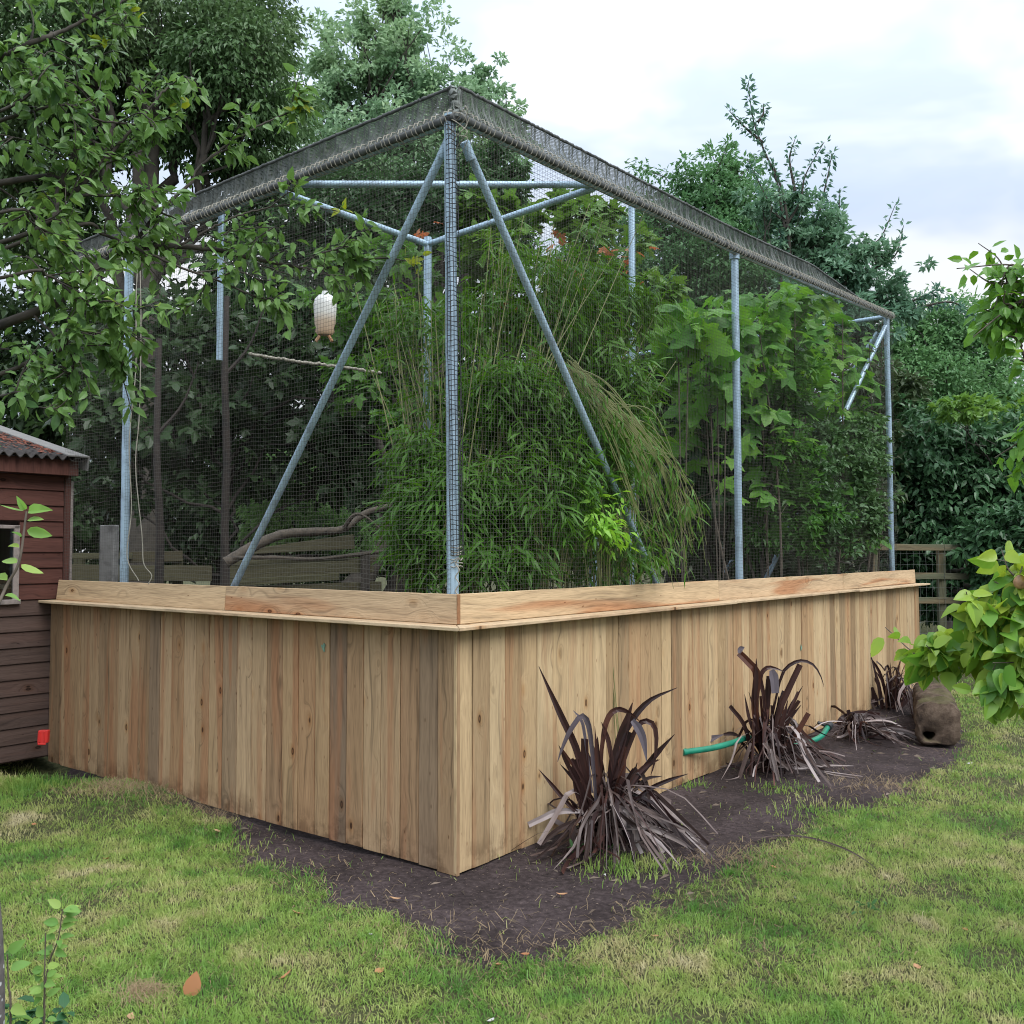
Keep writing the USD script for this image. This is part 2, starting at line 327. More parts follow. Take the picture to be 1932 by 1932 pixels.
M_turf = mat('turf_floor', {'g': ('geometry', {}), 'n': ('noise_texture', {'scale': 30, 'detail': 8, 'roughness': .7}), 'n2': ('noise_texture', {'scale': 1.4, 'detail': 3}),
             'r': ('rgb_ramp', {'ramp': [(.3, (.022, .026, .011)), (.5, (.055, .06, .024)), (.7, (.125, .11, .055))]}),
             'b': ('bump', {'strength': .9, 'distance': .015}), 'p': ('principled_bsdf', {'roughness': .95, 'specular_ior_level': .2})},
             [('g.position', 'n.vector'), ('n.fac', 'r.fac'), ('r.color', 'p.base_color'), ('n.fac', 'b.height'), ('b.normal', 'p.normal')])
M_grass = mat('grass_blades', {'g': ('geometry', {}), 'n': ('noise_texture', {'scale': 1.5, 'detail': 4, 'roughness': .6}), 'n3': ('noise_texture', {'scale': 7.0, 'detail': 2}),
              'a': ('math', {'math_type': 'multiply_add', 'value2': 2.1, 'value3': -0.76}), 'c': ('math', {'math_type': 'multiply_add', 'value2': 1.0, 'value3': -.36}),
              'e': ('math', {'math_type': 'multiply_add', 'value2': .62}), 'e2': ('math', {'math_type': 'add'}),
              'r': ('rgb_ramp', {'ramp': [(0.0, (0.0729, 0.1841, 0.029)), (0.18, (0.1276, 0.2519, 0.0444)), (0.38, (0.2188, 0.3295, 0.0676)), (0.58, (0.3099, 0.3633, 0.1063)), (0.78, (0.4193, 0.3876, 0.1835)), (1.0, (0.5287, 0.4651, 0.2898))]}),
              'h': ('hsv', {'value': 1.25}),
              'p': ('principled_bsdf', {'roughness': .5, 'specular_ior_level': .35}), 't': ('translucent_bsdf', {}), 'x': ('mix_closure', {'fac': .25})},
              [('g.position', 'n.vector'), ('g.position', 'n3.vector'), ('n.fac', 'a.value1'), ('n3.fac', 'c.value1'), ('g.random_per_island', 'e.value1'), ('a.value', 'e.value3'), ('e.value', 'e2.value1'), ('c.value', 'e2.value2'),
               ('e2.value', 'r.fac'), ('r.color', 'p.base_color'), ('r.color', 'h.color'), ('h.color', 't.color'), ('p.BSDF', 'x.closure1'), ('t.BSDF', 'x.closure2')], 'x.closure')
M_straw = leafy('straw', [(0, (.20, .14, .075)), (.5, (.33, .25, .145)), (1, (.45, .37, .24))], .7, .1)
M_litter = leafy('soil_litter_look', [(0, (.05, .036, .028)), (.5, (.13, .095, .07)), (.8, (.26, .21, .165)), (1, (.48, .42, .37))], .8, .05)
M_deadleaf = leafy('dead_leaf_look', [(0, (.30, .12, .05)), (.5, (.42, .21, .10)), (1, (.45, .32, .2))], .6, .15)
M_rooflitter = leafy('roof_litter_look', [(0, (.16, .055, .035)), (.5, (.32, .11, .06)), (1, (.42, .26, .15))], .7, .05)

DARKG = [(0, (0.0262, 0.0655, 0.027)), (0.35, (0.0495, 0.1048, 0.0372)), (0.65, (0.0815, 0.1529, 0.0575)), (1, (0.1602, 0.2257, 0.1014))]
M_tree_shaded = leafy('leaf_shaded', [(p_, tuple(.42 * c_ for c_ in q_)) for p_, q_ in DARKG], .42, .15)  # DARKG darkened: shade inside and behind the aviary put into leaf colour
M_tree_dark = leafy('leaf_dark', DARKG, .42, .18)
M_tree_mid = leafy('leaf_mid', [(0, (0.0625, 0.1437, 0.0642)), (0.4, (0.1122, 0.2357, 0.0963)), (0.7, (0.1713, 0.3161, 0.1222)), (1, (0.2804, 0.4311, 0.1608))], .42, .22)
M_tree_hazy = leafy('leaf_hazy_blue', [(0, (0.0779, 0.1632, 0.125)), (0.4, (0.1366, 0.2486, 0.1609)), (0.7, (0.2194, 0.3498, 0.2009)), (1, (0.3658, 0.4858, 0.2456))], .4, .2)  # blue-green leaves, with cool haze of the trees behind mixed into the colour
M_laurel = leafy('leaf_glossy', [(0, (0.0226, 0.0604, 0.032)), (0.4, (0.0414, 0.1006, 0.0456)), (0.8, (0.0751, 0.161, 0.0638)), (1, (0.2067, 0.3018, 0.08))], .34, .15)
M_hedge_yel = leafy('leaf_yellow_green', [(0, (0.0389, 0.1167, 0.0265)), (0.5, (0.0737, 0.1921, 0.0361)), (1, (0.1645, 0.2744, 0.0602))], .45, .25)
M_bamboo = leafy('leaf_bamboo', [(0, (0.0365, 0.0979, 0.0161)), (0.4, (0.0669, 0.1633, 0.0232)), (0.75, (0.1034, 0.2155, 0.0321)), (1, (0.1702, 0.2873, 0.0491))], .45, .3, 1.2)
M_bamboo_new = leafy('leaf_bright', [(0, (.17, .40, .05)), (.5, (.24, .50, .07)), (1, (.33, .55, .10))], .45, .4)
M_cane = leafy('cane', [(0, (.12, .14, .05)), (.5, (.19, .20, .08)), (1, (.26, .25, .12))], .5, .02)
M_maple = leafy('leaf_maple', [(0, (0.0382, 0.1069, 0.024)), (0.5, (0.0701, 0.171, 0.036)), (1, (0.1275, 0.228, 0.0504))], .45, .28, 1.0)
M_mapletip = leafy('leaf_red_tip', [(0, (0.204, 0.12, 0.036)), (0.5, (0.36, 0.12, 0.054)), (1, (0.432, 0.192, 0.084))], .45, .3, 1.0)
M_plane = leafy('leaf_plane', [(0, (0.047, 0.1452, 0.0269)), (0.35, (0.0782, 0.2112, 0.0358)), (0.7, (0.1148, 0.2772, 0.0448)), (1, (0.2087, 0.3697, 0.0538))], .42, .35, 1.5)
M_apple = leafy('leaf_apple', [(0, (0.0449, 0.1071, 0.0347)), (0.45, (0.0816, 0.1696, 0.0472)), (0.8, (0.1267, 0.2321, 0.0598)), (1, (0.3064, 0.3749, 0.0629))], .36, .25, 1.5)
M_pear = leafy('leaf_pear', [(0, (0.0732, 0.1858, 0.0297)), (0.4, (0.1196, 0.2663, 0.0411)), (0.75, (0.1861, 0.3343, 0.0515)), (1, (0.3457, 0.4212, 0.0629))], .34, .3, 3.0)
M_shoot = leafy('leaf_shoot', [(0, (.11, .25, .055)), (.5, (.19, .34, .08)), (1, (.32, .41, .10))], .55, .35, 3.0)
M_phormium = leafy('leaf_bronze', [(0, (.014, .007, .007)), (.45, (.028, .014, .013)), (.75, (.055, .026, .022)), (1, (.13, .05, .03))], .36, .05, 5.0)
M_phormium_lilac = leafy('leaf_bronze_bloom', [(0, (.085, .07, .08)), (1, (.15, .13, .15))], .45, .05, 5.0)
M_phormium_dead = leafy('leaf_bronze_dead', [(0, (.022, .012, .011)), (.4, (.055, .034, .029)), (.56, (.12, .085, .075)), (.74, (.27, .215, .20)), (1, (.50, .44, .43))], .5, .03, 5.0, .4)
M_weed = leafy('leaf_weed', [(0, (.05, .13, .04)), (1, (.10, .22, .07))], .5, .3, 3.0)
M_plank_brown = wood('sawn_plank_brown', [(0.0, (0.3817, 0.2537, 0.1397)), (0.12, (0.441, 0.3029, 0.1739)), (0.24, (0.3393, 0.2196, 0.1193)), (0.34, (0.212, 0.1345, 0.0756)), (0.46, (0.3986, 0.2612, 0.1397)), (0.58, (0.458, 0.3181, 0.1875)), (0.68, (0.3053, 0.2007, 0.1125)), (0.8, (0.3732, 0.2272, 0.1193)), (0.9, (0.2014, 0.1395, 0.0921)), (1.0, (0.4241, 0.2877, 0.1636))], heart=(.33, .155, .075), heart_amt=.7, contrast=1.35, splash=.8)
# ------------------------------------------------------------------ ground: lawn and the bare soil along the wall
from shapely.geometry import Polygon, Point
import shapely
soil_px = [(300, 1478), (395, 1520), (475, 1562), (455, 1592), (500, 1612), (600, 1640), (668, 1678), (735, 1722), (815, 1752), (890, 1772), (950, 1792), (1020, 1782),
           (1100, 1742), (1170, 1722), (1235, 1702), (1270, 1660), (1330, 1640), (1400, 1605), (1450, 1585), (1530, 1540), (1600, 1512), (1665, 1490), (1720, 1455),
           (1775, 1425), (1800, 1395), (1760, 1340), (1745, 1305)]
soil_xy = [tuple(on_ground(*q)[:2]) for q in soil_px]
inner = [C + LEN_R * RV - .6 * NR, C - .6 * NR - .6 * NL, C + LEN_L * .55 * LV - .6 * NL]
SOIL = Polygon(soil_xy + [tuple(q[:2]) for q in inner]).buffer(0)
bare = [Polygon([tuple(on_ground(*q)[:2]) for q in pp]).buffer(.02) for pp in (
    [(1180, 1765), (1260, 1740), (1345, 1775), (1330, 1815), (1250, 1825)], [(330, 1600), (390, 1590), (420, 1612), (370, 1628)],
    [(1590, 1600), (1650, 1610), (1690, 1640), (1640, 1655)], [(1850, 1455), (1900, 1440), (1932, 1470), (1880, 1490)],
    [(1290, 1790), (1330, 1790), (1330, 1810), (1290, 1810)])]
ALLSOIL = SOIL
def soil_dist(x, y):
    """Signed distance to the bare soil in metres (negative inside), with a ragged edge."""
    pts = shapely.points(np.asarray(x), np.asarray(y))
    d = shapely.distance(pts, ALLSOIL.boundary)
    d = np.where(shapely.contains(ALLSOIL, pts), -d, d)
    p = np.stack([np.asarray(x), np.asarray(y), 0 * np.asarray(x)], -1)
    return d - .06 + (meshkit.fbm(p * 5.0, 3, 21) - .5) * .32
fx = np.arange(-5.0, 7.0, .06); fy = np.arange(2.0, 13.0, .06)
gx = np.concatenate([-5 - np.geomspace(.2, 400, 26)[::-1], fx, 7 + np.geomspace(.2, 400, 26)])
gy = np.concatenate([2 - np.geomspace(.2, 60, 18)[::-1], fy, 13 + np.geomspace(.2, 500, 28)])
X, Y = np.meshgrid(gx, gy, indexing='ij')
Z = ground_z(X, Y)
V = np.stack([X, Y, Z], -1).reshape(-1, 3)
ni, nj = X.shape
I, J = np.meshgrid(np.arange(ni - 1), np.arange(nj - 1), indexing='ij')
Q = np.stack([I * nj + J, (I + 1) * nj + J, (I + 1) * nj + J + 1, I * nj + J + 1], -1).reshape(-1, 4)
cen = V[Q].mean(1)
innear = (abs(cen[:, 0]) < 8) & (cen[:, 1] < 14) & (cen[:, 1] > 1)
issoil = np.zeros(len(Q), bool)
issoil[innear] = soil_dist(cen[innear, 0], cen[innear, 1]) < .03
# under the aviary the floor is bare too
sL = (cen - C) @ LV; sR = (cen - C) @ RV
issoil |= (sL > 0) & (sL < LEN_L) & (sR > 0) & (sR < LEN_R)
def submesh(q):
    idx, inv = np.unique(q, return_inverse=True)
    q = inv.reshape(q.shape)
    return V[idx], np.vstack([q[:, [0, 1, 2]], q[:, [0, 2, 3]]])
obj('ground', submesh(Q[~issoil]), M_turf, smooth=True, label='short mown lawn, patchy green and straw coloured, in front of the timber wall', cat='lawn', kind='structure')
obj('soil_bed', submesh(Q[issoil]), M_soil, smooth=True, label='bare dark brown soil strip along the foot of the timber wall', cat='soil', kind='structure')

# ------------------------------------------------------------------ timber wall: upright planks, shelf and a low board round the top
TOP = 1.192
wall_t = thing('timber_wall', C, 'new pale upright plank wall with a projecting shelf, wrapped round the foot of the netted aviary', 'wall')
def planks(direction, normal, length, first_w, seed):
    r = np.random.default_rng(seed)
    s, k = 0.0, 0
    while s < length - .02:
        w = first_w if k == 0 else r.uniform(.118, .150)
        if length - s - w < .06:
            w = length - s
        proud = r.uniform(0, .0045)
        z0 = r.uniform(-.004, .004)
        if seed == 1 and k < 3:
            z0 = (-.012, -.004, 0.0)[k]
        g = r.choice([.0016, .0024, .0045, .006])
        zz = TOP - .004
        m = box((g / 2, w - g / 2), (-.021, 0), (0, zz - z0), .0022)
        # local x along the wall, y outward, z up
        tilt = r.normal(0, .0012)
        up = norm(UP + tilt * direction)
        x = norm(direction - (direction @ up) * up)
        m = oriented(m, [1, 0, 0], [0, 1, 0], [0, 0, 1], [-w / 2, 0, 0])
        o = C + direction * (s + w / 2) + normal * (proud - .004) + UP * z0
        yv = np.cross(up, x)
        if yv @ normal < 0:
            m = oriented(m, [1, 0, 0], [0, -1, 0], [0, 0, 1], [0, 0, 0]); m = (m[0], m[1][:, ::-1])
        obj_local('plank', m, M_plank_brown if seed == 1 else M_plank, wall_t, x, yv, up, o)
        s += w; k += 1
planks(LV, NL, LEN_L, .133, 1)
planks(RV, NR, LEN_R, .118, 2)
def rail_board(name, direction, normal, s0, s1, lo, hi, out0, out1, material, c=.003, lean=0.0, label=None):
    """A board lying along a wall: its height from lo to hi, its depth from out0 to out1; local z runs along it."""
    h = hi - lo
    m = box((-h / 2, h / 2), (out0, out1), (0, s1 - s0), c)
    x = norm(UP - lean * normal); y = norm(normal + lean * UP); z = direction
    o = C + direction * s0 + UP * (lo + h / 2)
    if np.dot(np.cross(x, y), z) < 0:
        m = (m[0] * [-1, 1, 1], m[1][:, ::-1]); x = -x
    return obj_local(name, m, material, wall_t, x, y, z, o, label=label)
def shelf_board(direction, normal, s0, s1, z, out0, out1, t, cut=None, droop=0.0):
    w = out1 - out0
    m = box((out0, out1), (0, t), (s0, s1), .003)
    v = m[0].copy()
    if cut is not None:                                   # mitred corner
        near = v[:, 2] < s0 + .02
        v[near, 2] += cut * v[near, 0]
    v[:, 1] += droop * (v[:, 2] - s0) / (s1 - s0)
    x, y, zz = normal, UP, direction
    if np.dot(np.cross(x, y), zz) < 0:
        v = v * [-1, 1, 1]; m = (v, m[1][:, ::-1]); x = -x
    else:
        m = (v, m[1])
    obj_local('shelf_board', m, M_shelf, wall_t, x, y, zz, C + UP * z)
shelf_board(LV, NL, .002, LEN_L + .11, TOP, -.115, .082, .019, cut=-1.0)
shelf_board(RV, NR, .002, 3.02, TOP, -.115, .082, .019, cut=-1.0)
shelf_board(RV, NR, 3.023, 5.72, TOP + .003, -.115, .080, .019)
shelf_board(RV, NR, 5.723, LEN_R + .15, TOP - .002, -.115, .085, .019)
LO, HI = TOP + .023, 1.366
rail_board('top_board', LV, NL, .0365, 1.955, LO, HI, -.058, -.036, M_board, lean=.05)
rail_board('top_board', LV, NL, 1.958, LEN_L - .02, LO, HI + .002, -.060, -.038, M_board, lean=.12)
rail_board('top_board', RV, NR, .0600, 2.96, LO, HI + .001, -.058, -.036, M_board, lean=.05)
rail_board('top_board', RV, NR, 2.963, 5.62, LO, HI - .001, -.059, -.037, M_board, lean=.05)
rail_board('top_board', RV, NR, 5.623, LEN_R - .02, LO, HI + .002, -.057, -.035, M_board, lean=.04)
e = C - .036 * NL * 0 + UP * LO
obj('corner_end', oriented(box((.0325, .0362), (-.0595, -.0355), (0, HI - LO - .002), .001), LV, NL, UP, C + UP * LO), M_endgrain, wall_t, label='rust brown sawn end of the top board at the corner')
for (u, v_, s_, nrm, dr, k) in ((610, 1221, .010, NL, LV, 1), (1512, 1222, .010, NR, RV, 2)):
    r = ray(u, v_); P = EYE + r * (((C + nrm * .0045 - EYE) @ nrm) / (r @ nrm))
    th = np.linspace(0, 2 * np.pi, 15)[:-1]; rr = .017 + .006 * np.sin(th * 3 + k) + .004 * np.sin(th * 5)
    pts = P + (np.cos(th) * rr * .8)[:, None] * dr + (np.sin(th) * rr * 1.25)[:, None] * UP
    v = np.vstack([pts, pts - nrm * .003, [P]]); n = len(th); kk = np.arange(n)
    f = np.vstack([np.stack([np.full(n, 2 * n), kk, (kk + 1) % n], 1), np.stack([kk, kk + n, (kk + 1) % n], 1), np.stack([(kk + 1) % n, kk + n, (kk + 1) % n + n], 1)])
    obj('green_mark', (v, f), M_stain, wall_t, label='small green paint mark on a plank')

# ------------------------------------------------------------------ aviary: galvanised frame and netting
P0 = C - .12 * NL - .12 * NR
EAVE = dict(P0=3.864, PL=3.815, PE=3.80, R1=3.996, R2=4.243)
sPL, sR1, sR2 = 3.154, 3.391, 7.323
PL = P0 + sPL * LV; PE = P0 + (LEN_L - .12) * LV; R1 = P0 + sR1 * RV; R2 = P0 + sR2 * RV
def zl(s): return np.interp(s, [0, sPL, LEN_L], [3.864, 3.815, 3.80])
def zr(s): return np.interp(s, [0, sR1, sR2], [3.864, 3.996, 4.243])
av = thing('aviary', P0, 'tall walk-in aviary of galvanised tubes covered in fine dark netting, above the plank wall', 'aviary')
def pipe(name, a, b, r=.030, label=None, sag=0.0, n=10, material=None):
    t = np.linspace(0, 1, n)[:, None]
    p = np.asarray(a) * (1 - t) + np.asarray(b) * t
    p[:, 2] -= sag * 4 * (t[:, 0] * (1 - t[:, 0]))
    return obj(name, tube(p, r, 12), material or M_steel, av, smooth=40, label=label)
def lift(p, z): return np.array([p[0], p[1], z])
pipe('post', lift(P0, -.05), lift(P0 + .028 * LV - .02 * RV, 3.86), .031, label='corner post wrapped in doubled netting')
pipe('post', lift(PL, -.05), lift(PL, zl(sPL) - .02))
pipe('post', lift(R1, -.05), lift(R1 - .05 * RV, zr(sR1) - .02))
pipe('post', lift(R2, -.05), lift(R2 - .08 * RV, zr(sR2) - .02))
BK = R2 + 3.9 * LV
pipe('post', lift(BK, -.05), lift(BK, 4.2))
pipe('post', lift(PE + 7.3 * RV, -.05), lift(PE + 7.3 * RV, 4.2))
c15, c13 = P0 + 1.428 * LV, P0 + 1.307 * RV
inn = P0 + 1.428 * LV + 1.307 * RV
for a_, b_, za, zb, sg in ((P0, PL, 3.864, 3.815, .004), (PL, PE + .3 * LV, 3.815, 3.80, 0), (P0, R1, 3.864, 3.996, .004), (R1, R2, 3.996, 4.243, .02), (R2, BK, 4.25, 4.23, 0)):
    n_ = NL if a_ is P0 and b_ is PL or a_ is PL else NR
    n_ = n_ if b_ is not BK else 0 * NR
    pipe('eaves_rail', lift(a_ + .012 * n_, za - .034), lift(b_ + .012 * n_, zb - .034), .024, sag=sg)
pipe('corner_brace', lift(c15, zl(1.428) - .01), lift(c13, zr(1.307) - .03), .022)
pipe('cross_rail', lift(c15, zl(1.428) - .06), lift(inn, 3.79), .022)
pipe('cross_rail', lift(c13, zr(1.307) - .05), lift(inn, 3.79), .022)
pipe('post', lift(inn, 0), lift(inn, 3.84), .028)
pipe('diagonal_brace', lift(P0 + .055 * LV, 3.74), lift(P0 + 2.02 * LV, 1.15), .022)
pipe('diagonal_brace', lift(P0 + .065 * RV, 3.74), lift(P0 + 2.28 * RV, 1.10), .022)
pipe('diagonal_brace', lift(R2 - .12 * RV, 4.08), lift(R2 - 2.3 * RV - .7 * NR, .9), .026)
pipe('diagonal_brace', lift(R2 + .12 * LV, 4.05), lift(R2 + 2.1 * LV, 1.2), .028)
mid = at(1192, 690, 8.2); pipe('post', lift(mid, 0), lift(at(1192, 382, 8.2), at(1192, 372, 8.2)[2]), .028, label='inner support post half hidden by leaves')
h0, h1 = at(414, 680, 6.3), at(415, 388, 6.25); pipe('hanging_tube', h0, lift(h0, h1[2]), .021, label='short tube hanging from the left roof edge')
for a, d in ((P0 + .058 * LV, LV), (P0 + .068 * RV, RV)):          # clamps at the head of the braces
    obj('clamp', tube([lift(a, 3.66) + .05 * d, lift(a, 3.735) - .002 * d], .027, 12), M_steel, av, smooth=40)
obj('clamp', tube([lift(R1 - .05 * RV, 3.90), lift(R1 - .05 * RV, 3.955)], .040, 12), M_steel, av, smooth=40)

def net(fn, nu, nv, ru, rv, seg_u, seg_v, r=.0008):
    """Netting on the surface fn(u, v): wires along u and along v, each a thin three-sided twine."""
    parts = []
    def wires(fixed, along, by_u):
        nW, nS = len(fixed), len(along)
        a, b = np.meshgrid(fixed, along, indexing='ij')
        p = fn(a, b) if by_u else fn(b, a)
        t = np.gradient(p, axis=1); t = norm(t)
        ref = np.array([.31, .47, .83]); e1 = norm(np.cross(t, ref)); e2 = np.cross(t, e1)
        ang = np.arange(3) * 2 * np.pi / 3
        v = p[:, :, None] + r * (np.cos(ang)[:, None] * e1[:, :, None] + np.sin(ang)[:, None] * e2[:, :, None])
        i, j, k = np.meshgrid(np.arange(nW), np.arange(nS - 1), np.arange(3), indexing='ij')
        k2 = (k + 1) % 3
        ix = lambda i, j, k: (i * nS + j) * 3 + k
        q = np.stack([ix(i, j, k), ix(i, j + 1, k), ix(i, j + 1, k2), ix(i, j, k2)], -1).reshape(-1, 4)
        parts.append((v.reshape(-1, 3), np.vstack([q[:, [0, 1, 2]], q[:, [0, 2, 3]]])))
    wires(np.linspace(*ru, nu), np.linspace(*rv, seg_v), True)
    wires(np.linspace(*rv, nv), np.linspace(*ru, seg_u), False)
    return cat(parts)
def wob(a, b, seed, amp):
    p = np.stack([np.asarray(a) * 1.3, np.asarray(b) * 1.1, 0 * np.asarray(a) + seed], -1)
    return (meshkit.fbm(p, 3, seed) - .5) * 2 * amp
def wall_net(base, direction, normal, zt, seed, off=.034):
    def fn(s, t):
        lo = 1.18
        z = lo + t * (zt(s) - lo)
        edge = np.clip(t * 6, 0, 1) * np.clip((1 - t) * 6, 0, 1)
        j = wob(s, z, seed, .030) * edge
        du = wob(s * 2, z * 2, seed + 5, .019); dz = wob(s * 2 + 9, z * 2, seed + 8, .022)
        return base + (s + du)[..., None] * direction + (off + j)[..., None] * normal + (z + dz)[..., None] * UP * [0, 0, 1]
    return fn
CELL = .0245
LB = lift(P0, 0)
obj('netting', net(wall_net(LB, LV, NL, zl, 3), int((LEN_L - .15) / CELL), int(2.65 / CELL), (0, LEN_L - .13), (0, 1), 36, 26), M_net, av, kind='stuff', label='fine mesh netting of the left side')
obj('netting', net(wall_net(LB, RV, NR, zr, 4), int(sR2 / CELL), int(2.8 / CELL), (0, sR2 + .03), (0, 1), 60, 26), M_net, av, kind='stuff', label='fine mesh netting of the right side')
def back_net(s, t):
    z = .3 + t * 3.9
    return lift(R2, 0) + (s + wob(s, z, 6, .01))[..., None] * LV + (.034 + wob(s, z, 5, .02))[..., None] * RV + z[..., None] * UP
obj('netting', net(back_net, int(3.9 / .032), int(3.9 / .032), (0, 3.9), (0, 1), 16, 16), M_net, av, kind='stuff', label='fine mesh netting of the far end')
# upper band: doubled netting from the eaves rail up to the top line, sagging between
BH, BI = .188, .07
def band(side):
    def fn(s, t):
        if side == 'l':
            z0 = zl(s) - .032; d, n, w = LV, NL, 1.0
        else:
            z0 = zr(s) - .032; d, n, w = RV, NR, np.clip((sR2 - s) / 2.2, .25, 1)
        inward = t * BI + .035 * np.sin(np.pi * t) - .036
        z = z0 + t * (BH + .02) * w + .004 * np.sin(s * 47) * np.sin(np.pi * t)
        ph = s * 52 + 2.2 * np.sin(t * 3 + s * 1.3) + 5 * wob(s, t * .6, 15, 1.0)
        j = (wob(s * 2.5, t, 11, .016) + .0075 * np.sin(ph) + .004 * np.sin(s * 131 + t * 4)) * np.sin(np.pi * t) ** .6
        q = np.stack([0 * s + P0[0], 0 * s + P0[1], 0 * s], -1)
        s2 = np.where(s < .1, s + t * BI * .9 * (1 - s / .1), s)
        return q + s2[..., None] * d + (-(inward + j))[..., None] * n + z[..., None] * UP
    return fn
obj('roof_band', net(band('l'), int(LEN_L / .0078), 26, (-.03, LEN_L), (0, 1), 420, 9, .0020), M_netroof, av, kind='stuff', label='dense doubled netting folded over the left roof edge')
obj('roof_band', net(band('r'), int(sR2 / .0078), 26, (-.03, sR2 + .03), (0, 1), 700, 9, .0020), M_netroof, av, kind='stuff', label='dense doubled netting folded over the right roof edge')
def edge_roll(name, side, t, r, s0, s1, label):
    n = int((s1 - s0) / .012); s = np.linspace(s0, s1, n)
    p = band(side)(s, np.full(n, t))
    p = p + (rng.normal(0, .0016, (n, 3)))
    obj(name, tube(p, r * (1 + .05 * np.sin(s * 2 * np.pi / .05) + rng.normal(0, .03, n)), 6), M_netroll, av, smooth=60, label=label)
edge_roll('net_roll', 'l', 0.0, .021, -.02, LEN_L, 'rolled netting laced round the left eaves rail')
edge_roll('net_roll', 'r', 0.0, .021, -.02, sR2 + .03, 'rolled netting laced round the right eaves rail')
edge_roll('top_line', 'l', 1.0, .009, .0, LEN_L, 'laced top line of the left roof edge')
edge_roll('top_line', 'r', 1.0, .009, .0, sR2, 'laced top line of the right roof edge')
q = np.linspace(0, 1, 30); pc = np.array([band('l')(np.array([0.0]), np.array([t]))[0] for t in q]) + rng.normal(0, .006, (30, 3))
obj('corner_lacing', tube(pc, .016 * (1 + .3 * np.sin(q * 40)), 6), M_netroof, av, smooth=60)
def lacing(side, s0, s1, step):
    segs = []
    for s in np.arange(s0, s1, step):
        th = np.linspace(0, 2 * np.pi, 9)
        c = band(side)(np.array([s]), np.array([0.0]))[0]
        d, n = (LV, NL) if side == 'l' else (RV, NR)
        k = rng.uniform(-.012, .012)
        p = c + .040 * np.cos(th)[:, None] * n + .040 * np.sin(th)[:, None] * UP + (k + .02 * th / 6.28)[:, None] * d
        segs.append(tube(p, .0028, 4, False))
    return cat(segs)
obj('lacing_twine', lacing('l', 0, LEN_L, .04), M_rope, av, kind='stuff')
obj('lacing_twine', lacing('r', 0, sR2, .045), M_rope, av, kind='stuff')
def roof_net(s, t):
    a = s * (LEN_L - .1); b = t * sR2
    z = np.minimum(3.86 + b * .05 + .14, 4.25) - .18 * np.sin(np.pi * s) * np.sin(np.pi * np.clip(t, 0, 1)) ** .5
    return lift(P0, 0) + a[..., None] * LV + b[..., None] * RV + z[..., None] * UP
obj('roof_netting', net(roof_net, 90, 150, (.02, .98), (.01, 1), 50, 30, .0008), M_net, av, kind='stuff', label='sagging net roof')
# doubled net gathered round the corner post
def wrap(a, z):
    r = .042 + .004 * np.sin(a * 5 + z * 9)
    up = (z - 1.5) / 2.36
    c = lift(P0, 0) + (.028 * up)[..., None] * LV - (.02 * up)[..., None] * RV
    dirn = (NL + NR) / np.linalg.norm(NL + NR); sd = np.cross(UP, dirn)
    return c + (r * np.cos(a))[..., None] * dirn + (r * np.sin(a))[..., None] * sd + (z + .004 * np.sin(a * 3 + z * 31))[..., None] * UP
obj('post_wrapping', net(wrap, 6, int(2.36 / .026), (-.70, 1.35), (1.56, 3.84), 14, 110, .0023), M_netblack, av, kind='stuff', label='doubled netting laced up the corner post')
tw = []
for z in np.linspace(1.5, 1.60, 6):
    th = np.linspace(0, 2 * np.pi, 13); tw.append(tube(lift(P0, z) + .036 * np.cos(th)[:, None] * NL + .036 * np.sin(th)[:, None] * NR + (rng.normal(0, .004, 13))[:, None] * UP, .0028, 4, False))
zt = np.linspace(1.36, 1.55, 40); dirn = (NL + NR) / np.linalg.norm(NL + NR)
tw.append(tube(lift(P0, 0) + .036 * dirn + (.012 * np.sin(zt * 90) + .01)[:, None] * NR + zt[:, None] * UP, .0032, 4, False))
for k in range(5):
    z = np.linspace(3.86, 3.74 - .03 * k, 14); ph = k * 1.3
    tw.append(tube(lift(P0, 0) + .05 * dirn + (.07 * np.sin((z - 3.7) * 26 + ph))[:, None] * LV + (.02 * np.cos(z * 60 + ph))[:, None] * dirn + z[:, None] * UP, .0024, 4, False))
obj('binding_twine', cat(tw), M_rope, av, kind='stuff')
# rope perch, hanging strings, feeder
obj('rope_perch', tube(curve(path((470, 668, 7.0), (560, 682, 7.1), (640, 692, 7.2), (720, 704, 7.3)), 60) + rng.normal(0, .003, (60, 3)), .012 * (1 + .25 * np.sin(np.arange(60) * 2.2)), 6), M_rope, smooth=60,
    label='twisted rope perch strung across inside the netting, left of the corner post', cat='rope')
for pts in (((262, 430, 6.5), (257, 560, 6.5), (255, 700, 6.5), (243, 830, 6.5), (247, 960, 6.5), (243, 1050, 6.5), (262, 1096, 6.5)),
            ((264, 440, 6.52), (266, 620, 6.52), (262, 780, 6.52), (256, 900, 6.52), (268, 1010, 6.52), (270, 1062, 6.52), (284, 1085, 6.52), (282, 1102, 6.52))):
    pass
st = thing('hanging_string', at(256, 1096, 6.4), 'two loose lengths of pale string hanging inside beside the left post', 'string')
obj('strand', tube(curve(path((262, 470, 6.4), (257, 560, 6.4), (256, 700, 6.4), (244, 830, 6.4), (248, 960, 6.4), (240, 1050, 6.4), (262, 1096, 6.4)), 60), .0035, 5), M_rope, st)
obj('strand', tube(curve(path((264, 480, 6.45), (266, 620, 6.45), (263, 780, 6.45), (256, 880, 6.45), (268, 1010, 6.45), (271, 1062, 6.45), (286, 1085, 6.45), (280, 1102, 6.45)), 60), .0035, 5), M_rope, st)
fd = at(613, 632, 6.4)
